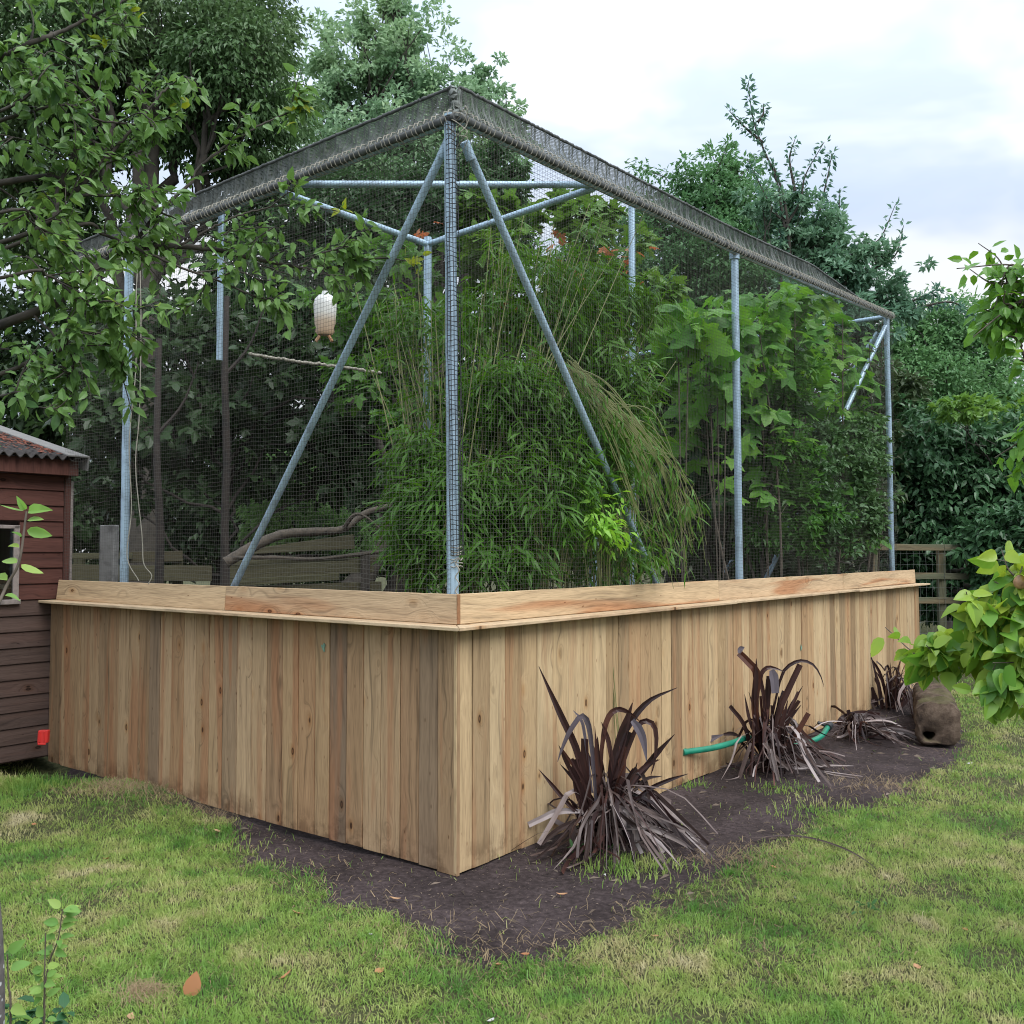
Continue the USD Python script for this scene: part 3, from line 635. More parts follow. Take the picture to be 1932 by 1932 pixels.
ft = thing('bird_feeder', fd, 'white plastic bottle feeder with orange-brown base hanging inside the netting', 'feeder')
S_ = 6.4 / 1815
prof = [(0.0, 0), (14, 0), (18, 6), (17, 14), (20, 22), (21, 38), (22, 58), (20, 68), (13, 76), (7, 78), (6, 84), (0, 84)]
m = trimesh.creation.revolve(np.array([(a * S_, b * S_) for a, b in prof]), sections=20)
usdkit.mesh(stage, ft + '/bottle', (np.array(m.vertices) * [1, .8, 1], np.array(m.faces)), M_white, smooth=40)
for k in (-1, 1):
    obj('perch_peg', tube([fd + [k * .03, -.02, -.01], fd + [k * .055, -.03, -.05]], .011, 6), M_deadleaf, ft)
obj('hanger', tube([fd + [0, 0, 80 * S_], fd + [-.003, 0, 110 * S_], fd + [0, 0, .9]], .003, 5), M_black, ft)

# ------------------------------------------------------------------ shed
e0 = at(132, 892, 7.42)
SC = np.array([e0[0], e0[1], 0.0])                       # its near right corner on the ground
BD = -RV                                                # the front runs towards the camera from this corner
sh = thing('garden_shed', SC, 'old red-brown boarded shed with a corrugated roof, left of the timber wall', 'shed')
BW = .1175
WIN0, WIN1 = .395, 1.35
def shed_board(k):
    z0 = .04 + k * BW
    m = box((-BW / 2 + .003, BW / 2 - .002), (-.018, 0), (0, 2.9), .004)
    v = m[0].copy(); v[:, 1] += np.where(v[:, 0] < 0, .006, -.004)      # shiplap: lower edge proud
    weather = z0 < 1.12
    dlen = 2.9
    segs = [(0.045, 2.9)]
    if 1.2 < z0 + BW / 2 < 1.76:
        segs = [(.045, WIN0 - .025), (WIN1 + .025, 2.9)]
    for a, b in segs:
        w = v.copy(); w[:, 2] = np.where(w[:, 2] < 1.0, a, b)
        x, y, z = UP, NR, BD
        ww = (w, m[1]) if np.dot(np.cross(x, y), z) > 0 else (w * [-1, 1, 1], m[1][:, ::-1])
        xx = x if np.dot(np.cross(x, y), z) > 0 else -x
        obj_local('board', ww, M_greyboard if weather else M_redcedar, sh, xx, y, z, SC + UP * (z0 + BW / 2))
for k in range(18):
    shed_board(k)
def sb(name, s0, s1, z0, z1, o0, o1, material, c=.003, label=None):
    obj(name, oriented(box((s0, s1), (o0, o1), (z0, z1), c), BD, NR, UP, SC), material, sh, label=label)
sb('corner_trim', -.004, .042, .03, 2.16, -.016, .014, M_redcedar)
obj('side_batten', oriented(box((-.03, -.006), (-.05, .004), (.9, 2.12), .003), BD, NR, UP, SC), M_frame, sh)
sb('fascia', -.02, 2.9, 2.155, 2.275, .075, .095, M_redcedar)
sb('soffit', -.02, 2.9, 2.158, 2.17, -.03, .074, M_redcedar)
wl_ = np.array([[-.019, .03], [-1.6, .03], [-1.6, 2.285 + 1.75 * math.tan(math.radians(13.5)) - .05], [-.019, 2.285 + .17 * math.tan(math.radians(13.5)) - .05]])
wv = np.vstack([[SC + .012 * BD + a_ * NR + b_ * UP for a_, b_ in wl_], [SC - .005 * BD + a_ * NR + b_ * UP for a_, b_ in wl_]])
obj('end_wall', (wv, np.array([[0, 1, 2], [0, 2, 3], [4, 6, 5], [4, 7, 6], [0, 4, 5], [0, 5, 1], [1, 5, 6], [1, 6, 2], [2, 6, 7], [2, 7, 3], [3, 7, 4], [3, 4, 0]])), M_greyboard, sh, label='end wall hidden beside the aviary')
sb('back_wall', 0, 2.9, .03, 2.5, -1.62, -1.6, M_greyboard)
sb('floor', 0, 2.9, .03, .06, -1.6, -.02, M_greyboard)
# window
for a in ((WIN0 - .022, WIN0 + .02, 1.19, 1.77), (WIN1 - .02, WIN1 + .022, 1.19, 1.77)):
    sb('window_frame', *a, -.02, .012, M_frame)
sb('window_frame', WIN0 - .03, WIN1 + .03, 1.19, 1.225, -.02, .03, M_frame)
sb('window_frame', WIN0 - .022, WIN1 + .022, 1.745, 1.772, -.02, .012, M_frame)
sb('window_pane', WIN0 + .02, WIN1 - .02, 1.225, 1.745, -.008, -.004, M_pane, 0)
sb('inner_shelf', .1, 2.6, 1.30, 1.33, -.35, -.08, M_frame)
# corrugated roof: eave along the front, rising towards -NR
n_s, n_u = 400, 6
sl = np.linspace(-.035, 2.9, n_s); uu = np.linspace(-.15, 1.55, n_u)
Sg, Ug = np.meshgrid(sl, uu, indexing='ij')
PIT = math.tan(math.radians(13.5))
Zr = 2.285 + (Ug + .15) * PIT + .016 * np.sin(Sg * 2 * np.pi / .078)
Vr = SC + Sg[..., None] * BD - Ug[..., None] * NR * 1.0 + Zr[..., None] * UP
Vr = Vr.reshape(-1, 3)
i, j = np.meshgrid(np.arange(n_s - 1), np.arange(n_u - 1), indexing='ij')
qd = np.stack([i * n_u + j, (i + 1) * n_u + j, (i + 1) * n_u + j + 1, i * n_u + j + 1], -1).reshape(-1, 4)
Vb = Vr - [0, 0, .008]; N_ = len(Vr)
edge = np.array([(i * n_u, (i + 1) * n_u, (i + 1) * n_u + N_, i * n_u + N_) for i in range(n_s - 1)])
qa = np.vstack([qd, qd[:, ::-1] + N_, edge])
obj('roof_sheet', (np.vstack([Vr, Vb]), qa), M_roof, sh, smooth=50)
def roofp(s, u, dz=0.0): return SC + s * BD - u * NR + (2.285 + (u + .15) * PIT + dz) * UP
ax = norm(roofp(-.1, 1) - roofp(-.1, 0)); nn = norm(np.cross(ax, BD)); nn = nn if nn[2] > 0 else -nn
obj('verge_flashing', oriented(box((-.15, .012), (.012, .028), (-.02, 1.75), .004), BD, nn, ax, roofp(.09, -.15)), M_flash, sh)
obj('verge_flashing', oriented(box((-.158, -.144), (-.09, .026), (-.02, 1.75), .003), BD, nn, ax, roofp(.09, -.15)), M_flash, sh)
rl = []
def flat_leaf(P, ang, L, W, nrm=UP, curl=.25):
    t = norm(np.cross(nrm, [math.sin(ang), math.cos(ang), .1])); b = np.cross(nrm, t)
    xs = np.array([0, .3, .7, 1.0]); ws = np.array([.08, .5, .38, .03]); cz = curl * L * (np.abs(xs - .5) * 1.2) ** 1.5
    v = []
    for x, w, c in zip(xs, ws, cz):
        for k in (-1, 0, 1):
            v.append(P + t * (x - .5) * L + b * k * w * W + nrm * (c + abs(k) * w * W * curl + .002))
    f = [(3 * a + k, 3 * a + k + 1, 3 * a + k + 4, 3 * a + k + 3) for a in range(3) for k in range(2)]
    return np.array(v), np.vstack([[(q[0], q[1], q[2]), (q[0], q[2], q[3])] for q in f]).astype(int)
for k in range(420):
    u = rng.uniform(-.1, 1.4); s = .03 + abs(rng.normal(0, .13)) + (.35 * max(0, u - .2) * rng.uniform(0, 1.5)); s = s if rng.random() < .75 else rng.uniform(0, 1.2)
    rl.append(flat_leaf(roofp(s, u, .014), rng.uniform(0, 6.3), rng.uniform(.025, .055), rng.uniform(.015, .03), nn))
obj('roof_litter', cat(rl), M_rooflitter, kind='stuff', label='rusty dead leaves lying on the shed roof along its verge', cat='leaf litter')
rb = at(82, 1391, 7.05)
rt = thing('red_block', rb + [0, 0, -.05], 'small bright red plastic block sticking out between shed and timber wall', 'block')
obj('body', oriented(box((-.034, .036), (-.02, .02), (-.04, .052), .005), norm(RV * .3 + [1, -.1, 0]), [0, 1, 0], norm(UP + [.06, 0, 0]), rb), M_red, rt)
obj('lip', oriented(box((-.030, .026), (-.024, -.018), (-.052, -.036), .003), norm(RV * .3 + [1, -.1, 0]), [0, 1, 0], UP, rb), M_red, rt)
for k in (-1, 1):
    obj('rib', oriented(box((k * .016 - .003, k * .016 + .003), (-.026, -.0195), (-.03, .044), .001), norm(RV * .3 + [1, -.1, 0]), [0, 1, 0], UP, rb), M_red, rt)
# ------------------------------------------------------------------ foliage
TPL = {
 'far': (np.array([[0, 0, 0], [.45, -.5, .10], [1, 0, -.12], [.45, .5, .10]]), np.array([[0, 1, 2], [0, 2, 3]])),
 'near': (np.array([[0, 0, 0], [.28, -.42, .07], [.28, 0, 0], [.28, .42, .07], [.65, -.38, .02], [.65, 0, -.06], [.65, .38, .02], [1, 0, -.20]]),
          np.array([[0, 1, 2], [0, 2, 3], [1, 4, 5], [1, 5, 2], [2, 5, 6], [2, 6, 3], [4, 7, 5], [5, 7, 6]])),
 'strap': (np.array([[0, -.12, 0], [0, .12, 0], [.35, -.5, .02], [.35, .5, .02], [.7, -.36, -.10], [.7, .36, -.10], [1, 0, -.28]]),
           np.array([[0, 2, 3], [0, 3, 1], [2, 4, 5], [2, 5, 3], [4, 6, 5]])),
}
_o = []
for ang, rad in ((180, .10), (205, .34), (235, .66), (262, .38), (292, .82), (318, .50), (338, .74), (0, 1.0), (22, .74), (42, .50), (68, .82), (98, .38), (125, .66), (155, .34)):
    a = math.radians(ang)
    _o.append([.35 + .65 * rad * math.cos(a), .62 * rad * math.sin(a), .05 - .16 * rad ** 2])
TPL['maple'] = (np.array([[.33, 0, .05]] + _o), np.array([[0, i + 1, (i + 1) % 14 + 1] for i in range(14)]))
_n = []
for rr in (0.0,):
    pass
xs_ = [0, .1, .32, .6, .85, 1.0]; ws_ = [.03, .34, .5, .43, .2, .0]
_v = []
for x, w in zip(xs_, ws_):
    for k in (-1, 0, 1):
        _v.append([x, k * w, (.12 * abs(k) * w * 2) - .22 * x * x])
TPL['broad'] = (np.array(_v), np.array([t for a in range(5) for k in range(2) for t in ((3 * a + k, 3 * a + k + 3, 3 * a + k + 4), (3 * a + k, 3 * a + k + 4, 3 * a + k + 1))]))

def leaves(P, A_, N_, L, W, kind='far', r=None):
    """Leaves at P along A_ facing N_, of length L and width W."""
    t, f = TPL[kind]
    A_ = norm(A_); B = norm(np.cross(N_, A_)); N2 = np.cross(A_, B)
    n = len(P)
    L = np.broadcast_to(L, n); W = np.broadcast_to(W, n)
    bend = (r or rng).normal(1, .5, n) if kind != 'far' else np.ones(n)
    v = P[:, None] + (t[None, :, 0] * L[:, None])[..., None] * A_[:, None] + (t[None, :, 1] * W[:, None])[..., None] * B[:, None] + (t[None, :, 2] * L[:, None] * bend[:, None])[..., None] * N2[:, None]
    ff = f[None] + (np.arange(n) * len(t))[:, None, None]
    return v.reshape(-1, 3), ff.reshape(-1, 3)
def sphere_dirs(n, r=None):
    d = (r or rng).normal(size=(n, 3))
    return norm(d)
def clumps(centre, radii, n_clump, per, clump_r, L, W, kind='far', droop=.35, up=.6, hollow=.55, r=None, flat=.75, lump=.25, twist=.45):
    """A crown lobe: leaf clumps spread through an ellipsoid, each a small dome of leaves facing outward and up."""
    r = r or rng
    d = sphere_dirs(n_clump, r)
    rad = (hollow + (1 - hollow) * r.random(n_clump)) ** .7 * (1 + lump * r.normal(size=n_clump).clip(-1.2, 1.6))
    c = centre + d * rad[:, None] * radii
    k = np.repeat(np.arange(n_clump), per)
    d2 = sphere_dirs(len(k), r); d2[:, 2] = d2[:, 2] * .8 + .25
    d2 = norm(d2)
    rr = clump_r * r.uniform(.6, 1.35, n_clump)[k] * r.random(len(k)) ** .45
    P = c[k] + d2 * rr[:, None] * [1, 1, flat]
    out = norm(d * radii)[k]
    A_ = norm(d2 * .8 + out * .5 + r.normal(size=(len(k), 3)) * .55 - UP * droop)
    N_ = norm(UP * up + out * .45 + d2 * .35 + r.normal(size=(len(k), 3)) * twist)
    s = r.uniform(.7, 1.3, len(k))
    return leaves(P, A_, N_, L * s, W * s, kind, r), c
def wobble(a, b, n, amp, r):
    t = np.linspace(0, 1, n)[:, None]
    p = np.asarray(a) * (1 - t) + np.asarray(b) * t
    w = np.cumsum(r.normal(size=(n, 3)), 0); w -= w[0] + (w[-1] - w[0]) * t
    return p + w * amp * np.linalg.norm(np.asarray(b) - a) / n
def tree(name, label, catname, foot, trunk_r, blobs, material, L, W, seed, cover=6.40, kind='far', group=None, trunk_top=None, twigs=True, bark=None, droop=.35, up=.6, clump=(.26, .34), lump=.25, hollow=.5, trunk_pts=None, twist=.45, flat=.75):
    """blobs: (u, v, distance, half width, half height) in picture measure. One thing: trunk (with its limbs) and crown."""
    r = np.random.default_rng(seed)
    foot = np.array([foot[0], foot[1], float(ground_z(foot[0], foot[1])) - .05])
    th = thing(name, foot, label, catname, group)
    leaf_parts, wood_parts = [], []
    if catname in ('shrub',) or name == 'maple_sapling':
        blobs = inside(blobs)
    cs, rs = [], []
    for b in blobs:
        u, v, y, ru, rv = b[:5]
        c = at(u, v, y); R_ = np.array([ru * y / F, (ru + rv) / 2 * y / F * .85, rv * y / F])
        cs.append(c); rs.append(R_)
    cs = np.array(cs); top = cs[cs[:, 2].argmax()] if trunk_top is None else np.asarray(trunk_top, float)
    tp = wobble(foot, top, 12, .35, r) if trunk_pts is None else curve(np.vstack([foot, trunk_pts]), 16)
    wood_parts.append(tube(tp, np.linspace(trunk_r, trunk_r * .14, len(tp)) * (1 + .35 * np.exp(-np.linspace(0, 9, len(tp)))), 9))
    for c, R_ in zip(cs, rs):
        z = tp[:, 2]
        want = foot[2] + (c[2] - foot[2]) * .62
        j = min(np.abs(z - want).argmin(), len(tp) - 2)
        lr = trunk_r * .38
        limb = wobble(tp[j], c, 9, .5, r); wood_parts.append(tube(limb, np.linspace(lr, lr * .3, 9), 6))
        area = math.pi * R_[0] * R_[2]
        n = int(cover * 4 * area / (L * W)); per = 42 if kind == 'far' else 26
        nc = max(10, n // per)
        cr = clump[0] + (clump[1] - clump[0]) * r.random()
        (v, f), cc = clumps(c, R_, nc, per, cr * float(np.mean(R_)) if np.mean(R_) < 1.2 else cr * 1.2 * (np.mean(R_) / 1.2) ** .5, L, W, kind, droop, up, hollow, r, flat, lump, twist)
        leaf_parts.append((v, f))
        if twigs:
            for q in cc[r.permutation(len(cc))[:14]]:
                wood_parts.append(tube(wobble(limb[r.integers(4, 9)], q, 6, .5, r), np.linspace(lr * .28, lr * .06, 6), 4, False))
    obj('trunk', cat(wood_parts), bark or (M_shadedbark if material == M_tree_shaded else M_bark), th, smooth=60)
    obj('crown', cat(leaf_parts), material, th, kind='stuff')
    return th
def gpos(u, y):
    p = at(u, 1040, y); return (p[0], p[1])

def yw(u, d=0.0):
    """Distance of the netting seen at column u, plus d."""
    a = (u - H0) / F
    w = RV if u > 859 else LV
    s = (a * P0[1] * 1.0 - P0[0]) / (w[0] - a * w[1])
    return P0[1] + s * w[1] + d
def inside(blobs, lo=.35):
    return [(u, v, max(y, yw(u, lo)), ru, rv) for u, v, y, ru, rv in blobs]
# ---- trees and hedges behind the aviary
tree('broadleaf_tree', 'big dark drooping tree filling the upper left behind the aviary', 'tree', gpos(268, 13.5), .24,
     [(70, 60, 13, 190, 130), (300, 40, 14, 200, 120), (430, 130, 13.4, 125, 120), (230, 200, 14.5, 150, 110), (40, 260, 14, 160, 120), (470, 50, 14.5, 100, 80), (420, 250, 14, 130, 80),
      (520, 215, 14.5, 70, 60), (90, 420, 15, 150, 90), (500, 330, 15, 90, 60)], M_tree_dark, .095, .044, 11, cover=3.00, droop=.9, trunk_pts=[at(272, 700, 13.5), at(280, 480, 13.5), at(290, 250, 13.6), at(310, 60, 13.8)], twist=.4)
tree('broadleaf_tree', 'tall pointed blue-green tree rising behind the aviary roof, left of the sky', 'tree', gpos(720, 21), .30,
     [(735, 70, 21, 70, 80), (700, 150, 21, 110, 80), (800, 180, 20.6, 90, 80), (640, 180, 21, 70, 75), (690, 280, 20.5, 140, 90), (850, 260, 20.5, 100, 80), (900, 165, 21, 45, 50), (935, 210, 21.4, 40, 50), (600, 300, 20.5, 80, 70), (770, 340, 20, 130, 80),
      (735, 10, 21, 32, 40), (690, 40, 21, 30, 40), (785, 85, 21, 32, 38), (620, 120, 21, 35, 45), (960, 250, 21, 40, 45), (940, 340, 20.5, 60, 60)], M_tree_hazy, .125, .066, 12, cover=2.3, lump=.75, hollow=.35, clump=(.2, .3))
tree('broadleaf_tree', 'dark tree just behind the aviary roof, between left post and corner post', 'tree', gpos(600, 14.5), .20,
     [(560, 420, 14.5, 150, 90), (700, 420, 14.2, 140, 90), (850, 380, 14.6, 130, 80), (930, 340, 14.8, 70, 55), (640, 560, 14, 150, 100), (480, 560, 14.2, 110, 100), (940, 450, 15, 80, 70)], M_tree_dark, .12, .058, 13, cover=3.00, droop=.7)
tree('broadleaf_tree', 'rounded dark tree behind the right roof edge, left of the tall fruit tree', 'tree', gpos(1330, 17), .22,
     [(1330, 360, 17, 80, 55), (1270, 430, 17, 90, 75), (1400, 430, 17, 90, 80), (1320, 530, 16.6, 120, 90), (1230, 560, 16.4, 90, 100), (1460, 540, 16.5, 110, 90), (1150, 560, 17, 80, 120), (1380, 320, 17.2, 40, 35), (1090, 520, 17, 60, 110)], M_tree_mid, .10, .05, 14, cover=2.8, droop=.6, lump=.5)
# tall fruit tree with upright shoots against the sky
ft_foot = gpos(1500, 13)
def fruit_shoot(pts, r, n_leaf, L=.085):
    c = curve(np.array([at(*p) for p in pts]), 40)
    k = r.integers(3, 40, n_leaf); P = c[k] + r.normal(0, .01, (n_leaf, 3))
    t = norm(np.gradient(c, axis=0))[k]
    side = norm(r.normal(size=(n_leaf, 3))); side[:, 1] *= .6
    A_ = norm(side + t * .4 - UP * .35); P = P + A_ * .03
    return c, leaves(P, A_, norm(UP * .5 + r.normal(size=(n_leaf, 3)) * .6), L * r.uniform(.7, 1.2, n_leaf), L * .5 * r.uniform(.7, 1.2, n_leaf), 'far', r)
fth = tree('fruit_tree', 'airy fruit tree with tall upright leafy shoots against the sky, behind the right roof edge', 'tree', ft_foot, .055,
     [(1560, 500, 13, 75, 60), (1620, 530, 13, 70, 60), (1500, 460, 13.2, 55, 60), (1650, 480, 13, 45, 40), (1560, 590, 12.8, 110, 60), (1680, 560, 13, 50, 50), (1440, 400, 13.1, 50, 45), (1500, 390, 13.2, 40, 45), (1560, 440, 13.1, 50, 50), (1590, 480, 13, 60, 50), (1640, 600, 12.9, 90, 50)], M_tree_hazy, .095, .045, 15, cover=2.00, hollow=.3, lump=.5,
     trunk_pts=[at(1490, 700, 13), at(1490, 500, 13), at(1480, 380, 13), at(1455, 300, 13)])
r15 = np.random.default_rng(151)
fw, fl = [], []
for pts, n in ((((1480, 430, 13), (1465, 340, 13), (1440, 280, 13), (1420, 220, 13), (1412, 152, 13)), 150), (((1440, 270, 13), (1400, 235, 13), (1375, 208, 13)), 45), (((1430, 230, 13), (1440, 215, 13), (1440, 195, 13)), 22),
               (((1480, 430, 13), (1510, 380, 13), (1520, 330, 13), (1555, 268, 13)), 80), (((1500, 360, 13), (1490, 300, 13), (1500, 262, 13)), 34), (((1485, 420, 13), (1460, 400, 13), (1440, 360, 13), (1410, 300, 13)), 60),
               (((1520, 460, 13), (1545, 400, 13), (1560, 340, 13), (1570, 290, 13)), 90), (((1560, 500, 13), (1580, 430, 13), (1585, 355, 13)), 90), (((1600, 520, 13), (1625, 470, 13), (1660, 450, 13), (1690, 385, 13)), 50),
               (((1620, 540, 13), (1660, 500, 13), (1690, 480, 13), (1705, 425, 13)), 60), (((1640, 560, 13), (1680, 545, 13), (1705, 520, 13)), 60), (((1500, 600, 13), (1480, 500, 13), (1470, 430, 13)), 120),
               (((1570, 600, 13), (1600, 520, 13), (1610, 470, 13)), 90), (((1690, 580, 13), (1740, 560, 13), (1770, 545, 13)), 60), (((1700, 590, 13), (1790, 570, 13), (1840, 595, 13)), 90)):
    c, l = fruit_shoot(pts, r15, int(n * 1.5)); fl.append(l); fw.append(tube(c, np.linspace(.022, .004, len(c)), 5))
obj('shoot', cat(fw), M_bark, fth); obj('shoot_leaves', cat(fl), M_tree_hazy, fth, kind='stuff')
tree('broadleaf_tree', 'rounded green tree beyond the far right end of the aviary', 'tree', gpos(1800, 17), .22,
     [(1770, 640, 17, 90, 70), (1850, 690, 17, 70, 90), (1720, 720, 16.5, 70, 90), (1800, 780, 16.4, 110, 80), (1700, 640, 17, 40, 50), (1900, 790, 17, 60, 90)], M_tree_mid, .092, .046, 16, cover=3.80, droop=.6, lump=.35)
tree('laurel_hedge', 'dense glossy dark evergreen hedge beyond the post and rail fence at right', 'hedge', gpos(1830, 14.6), .10,
     [(1760, 860, 14.6, 90, 90), (1850, 900, 14.6, 100, 100), (1930, 920, 14.4, 90, 110), (1740, 960, 14.6, 80, 80), (1830, 1010, 14.4, 110, 80), (1930, 1040, 14.3, 90, 80), (1720, 1080, 14.8, 70, 70), (1830, 1110, 14.6, 110, 60), (1960, 1130, 14.4, 90, 80), (1880, 1080, 12.7, 45, 60), (1930, 1040, 12.5, 60, 80), (1860, 1010, 12.8, 50, 40), (1900, 1150, 12.6, 60, 50)],
     M_laurel, .13, .06, 17, cover=4.00, kind='near', droop=.7, hollow=.6)
tree('shrub', 'yellow-tinged leafy shrub topping the dark hedge at the right edge', 'shrub', gpos(1890, 13.6), .06,
     [(1870, 785, 13.4, 75, 34), (1935, 850, 13.0, 75, 70), (1920, 775, 13.3, 60, 34), (1950, 950, 12.9, 60, 70), (1800, 770, 13.4, 40, 22), (1880, 860, 13.2, 50, 40)], M_hedge_yel, .12, .062, 18, cover=3.4, kind='near', droop=.5)
tree('hedge', 'long dark hedge in the far background below the trees', 'hedge', gpos(900, 22), .12,
     [(u, 940 + 20 * ((u // 7) % 3), 22 + (u % 5) * .2, 130, 120) for u in range(-100, 2100, 150)], M_tree_shaded, .22, .13, 24, cover=2.2, droop=.5, hollow=.6)
# dark growth behind and inside the left half
tree('broadleaf_tree', 'dark maple-leaved tree standing inside the left half behind the netting', 'tree', gpos(425, 10.2), .055,
     [(330, 640, 10.4, 130, 110), (480, 700, 10.4, 130, 110), (620, 720, 10.6, 120, 120), (300, 800, 10.2, 130, 110), (470, 870, 10.4, 130, 100), (620, 900, 10.8, 110, 90), (180, 780, 10, 110, 110), (760, 620, 11, 100, 110), (180, 920, 10, 90, 90), (740, 800, 11, 100, 110)],
     M_tree_shaded, .17, .16, 19, cover=2.20, kind='maple', droop=.5, trunk_pts=[at(425, 900, 10.2), at(422, 700, 10.2)])
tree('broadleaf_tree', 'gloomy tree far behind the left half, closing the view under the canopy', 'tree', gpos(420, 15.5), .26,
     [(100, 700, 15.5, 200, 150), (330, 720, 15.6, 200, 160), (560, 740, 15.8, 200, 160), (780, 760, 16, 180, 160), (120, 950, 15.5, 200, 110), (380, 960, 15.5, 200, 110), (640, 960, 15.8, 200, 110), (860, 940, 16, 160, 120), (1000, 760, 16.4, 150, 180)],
     M_tree_shaded, .15, .08, 20, cover=3.20, droop=.7, trunk_pts=[at(430, 900, 15.5), at(410, 600, 15.5)])
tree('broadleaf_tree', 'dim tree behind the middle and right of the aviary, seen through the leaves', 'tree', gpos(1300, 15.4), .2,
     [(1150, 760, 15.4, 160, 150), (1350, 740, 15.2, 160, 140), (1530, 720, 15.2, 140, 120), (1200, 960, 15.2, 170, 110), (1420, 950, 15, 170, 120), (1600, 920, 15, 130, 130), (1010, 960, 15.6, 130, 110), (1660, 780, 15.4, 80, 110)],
     M_tree_shaded, .14, .07, 22, cover=3.00, droop=.7)
tree('shrub', 'pale small-leaved willowy shrub behind the diagonal brace, low in the left half', 'shrub', gpos(545, 11.5), .05,
     [(540, 970, 11.5, 80, 60), (640, 1000, 11.6, 60, 40), (520, 900, 11.6, 50, 50)], M_tree_mid, .10, .022, 23, cover=2.20, droop=1.0)
# slender trunks and a grey slab inside the left half
for (pts, rr, lab) in (([(425, 1100, 9.2), (424, 980, 9.2), (428, 860, 9.2), (424, 700, 9.2), (428, 560, 9.4)], .045, 'slim reddish trunk inside the left half, left of the diagonal brace'),
                       ([(300, 1100, 9.0), (302, 1000, 9.0), (296, 850, 9.0), (300, 640, 9.2)], .045, 'thin dark trunk inside the left half, right of the hanging strings')):
    f0 = at(*pts[0]); c = curve(np.vstack([[f0[0], f0[1], -.05], path(*pts)]), 20)
    t_ = thing('tree_trunk', c[0], lab, 'tree trunk')
    obj('trunk', tube(c, np.linspace(rr, rr * .6, 20) * (1 + rng.normal(0, .03, 20)), 10), M_shadedbark, t_, smooth=60)
    obj('side_twig', tube(curve(np.array([c[15], c[15] + [.2, .1, .3], c[15] + [.35, .1, .7]]), 8), np.linspace(.02, .006, 8), 5), M_shadedbark, t_)
gp = at(205, 1100, 8.6); tpz = at(205, 995, 8.6)[2]
obj('weathered_post', oriented(box((-.065, .065), (-.06, .06), (-.02, tpz + .02), .008), [1, 0, 0], [0, 1, 0], UP, [gp[0], gp[1], 0]), plain('grey_post', (.16, .16, .155), .9, .25, 10, .004), label='broad weathered grey post just left of the left netting post', cat='post')
# perch branches
pbt = thing('perch_branch', at(430, 1060, 7.4), 'bare fallen branch lying crosswise inside the netting, left of the corner post', 'branch')
pc = curve(path((425, 1062, 7.4), (480, 1030, 7.5), (535, 1008, 7.6), (600, 1003, 7.7), (648, 998, 7.8), (690, 968, 7.9), (735, 955, 8.0)), 40)
obj('limb', tube(pc, np.linspace(.045, .022, 40) * (1 + rng.normal(0, .05, 40)), 8), M_barklight, pbt, smooth=60)
obj('fork', tube(curve(path((648, 998, 7.8), (668, 972, 7.7), (690, 975, 7.7), (720, 1000, 7.7)), 16), np.linspace(.02, .006, 16), 6), M_barklight, pbt)
p2 = thing('perch_branch', at(440, 1048, 7.0), 'thin low perch pole below the bare branch, above the left top boards', 'branch')
obj('limb', tube(curve(path((440, 1052, 7.0), (520, 1052, 7.1), (590, 1055, 7.2), (660, 1048, 7.3), (730, 1040, 7.4)), 30), .014 * (1 + rng.normal(0, .08, 30)), 7), M_barklight, p2)
# old timber boards and rails behind the left half
ob = thing('old_board_fence', at(560, 1100, 9.6), 'low broken fence of mossy weathered boards behind the perch branches', 'fence')
def free_board(parent, name, a, b, h, t, material, taper=1.0, label=None):
    a, b = np.asarray(a), np.asarray(b); L_ = np.linalg.norm(b - a); z = (b - a) / L_
    x = norm(UP - (UP @ z) * z); y = np.cross(z, x)
    m = box((-h / 2, h / 2), (-t / 2, t / 2), (0, L_), .004)
    v = m[0].copy(); v[:, 0] *= np.where(v[:, 2] < L_ / 2, taper, 1)
    obj_local(name, (v, m[1]), material, parent, x, y, z, a, label=label)
for a, b, h, tp in (((445, 1043, 9.4), (668, 1022, 9.7), .15, .25), ((430, 1080, 9.5), (705, 1068, 9.8), .13, 1), ((430, 1100, 9.45), (640, 1088, 9.7), .07, 1), ((425, 1062, 9.6), (720, 1056, 9.9), .05, 1), ((425, 1118, 9.5), (720, 1108, 9.8), .12, 1)):
    free_board(ob, 'board', at(*a), at(*b), h, .025, M_oldfence, tp)
for u in (470, 690):
    g = at(u, 1060, 9.75); obj('fence_post', oriented(box((-.04, .04), (-.04, .04), (-.05, 1.58), .004), [1, 0, 0], [0, 1, 0], UP, [g[0], g[1], 0]), M_bark, ob)
rf = thing('rail_fence', at(230, 1100, 9.9), 'greenish rail fence seen through the netting beside the shed', 'fence')
for a, b, h in (((120, 1049, 9.6), (250, 1049, 9.75), .06), ((225, 1052, 9.75), (345, 1049, 9.95), .11), ((120, 1080, 9.6), (400, 1082, 10), .16)):
    free_board(rf, 'rail', at(*a), at(*b), h, .03, M_oldfence)
for u in (335, 150):
    g = at(u, 1060, 10.0); obj('fence_post', oriented(box((-.045, .045), (-.045, .045), (-.05, at(u, 1050, 10)[2]), .004), [1, 0, 0], [0, 1, 0], UP, [g[0], g[1], 0]), M_oldfence, rf)
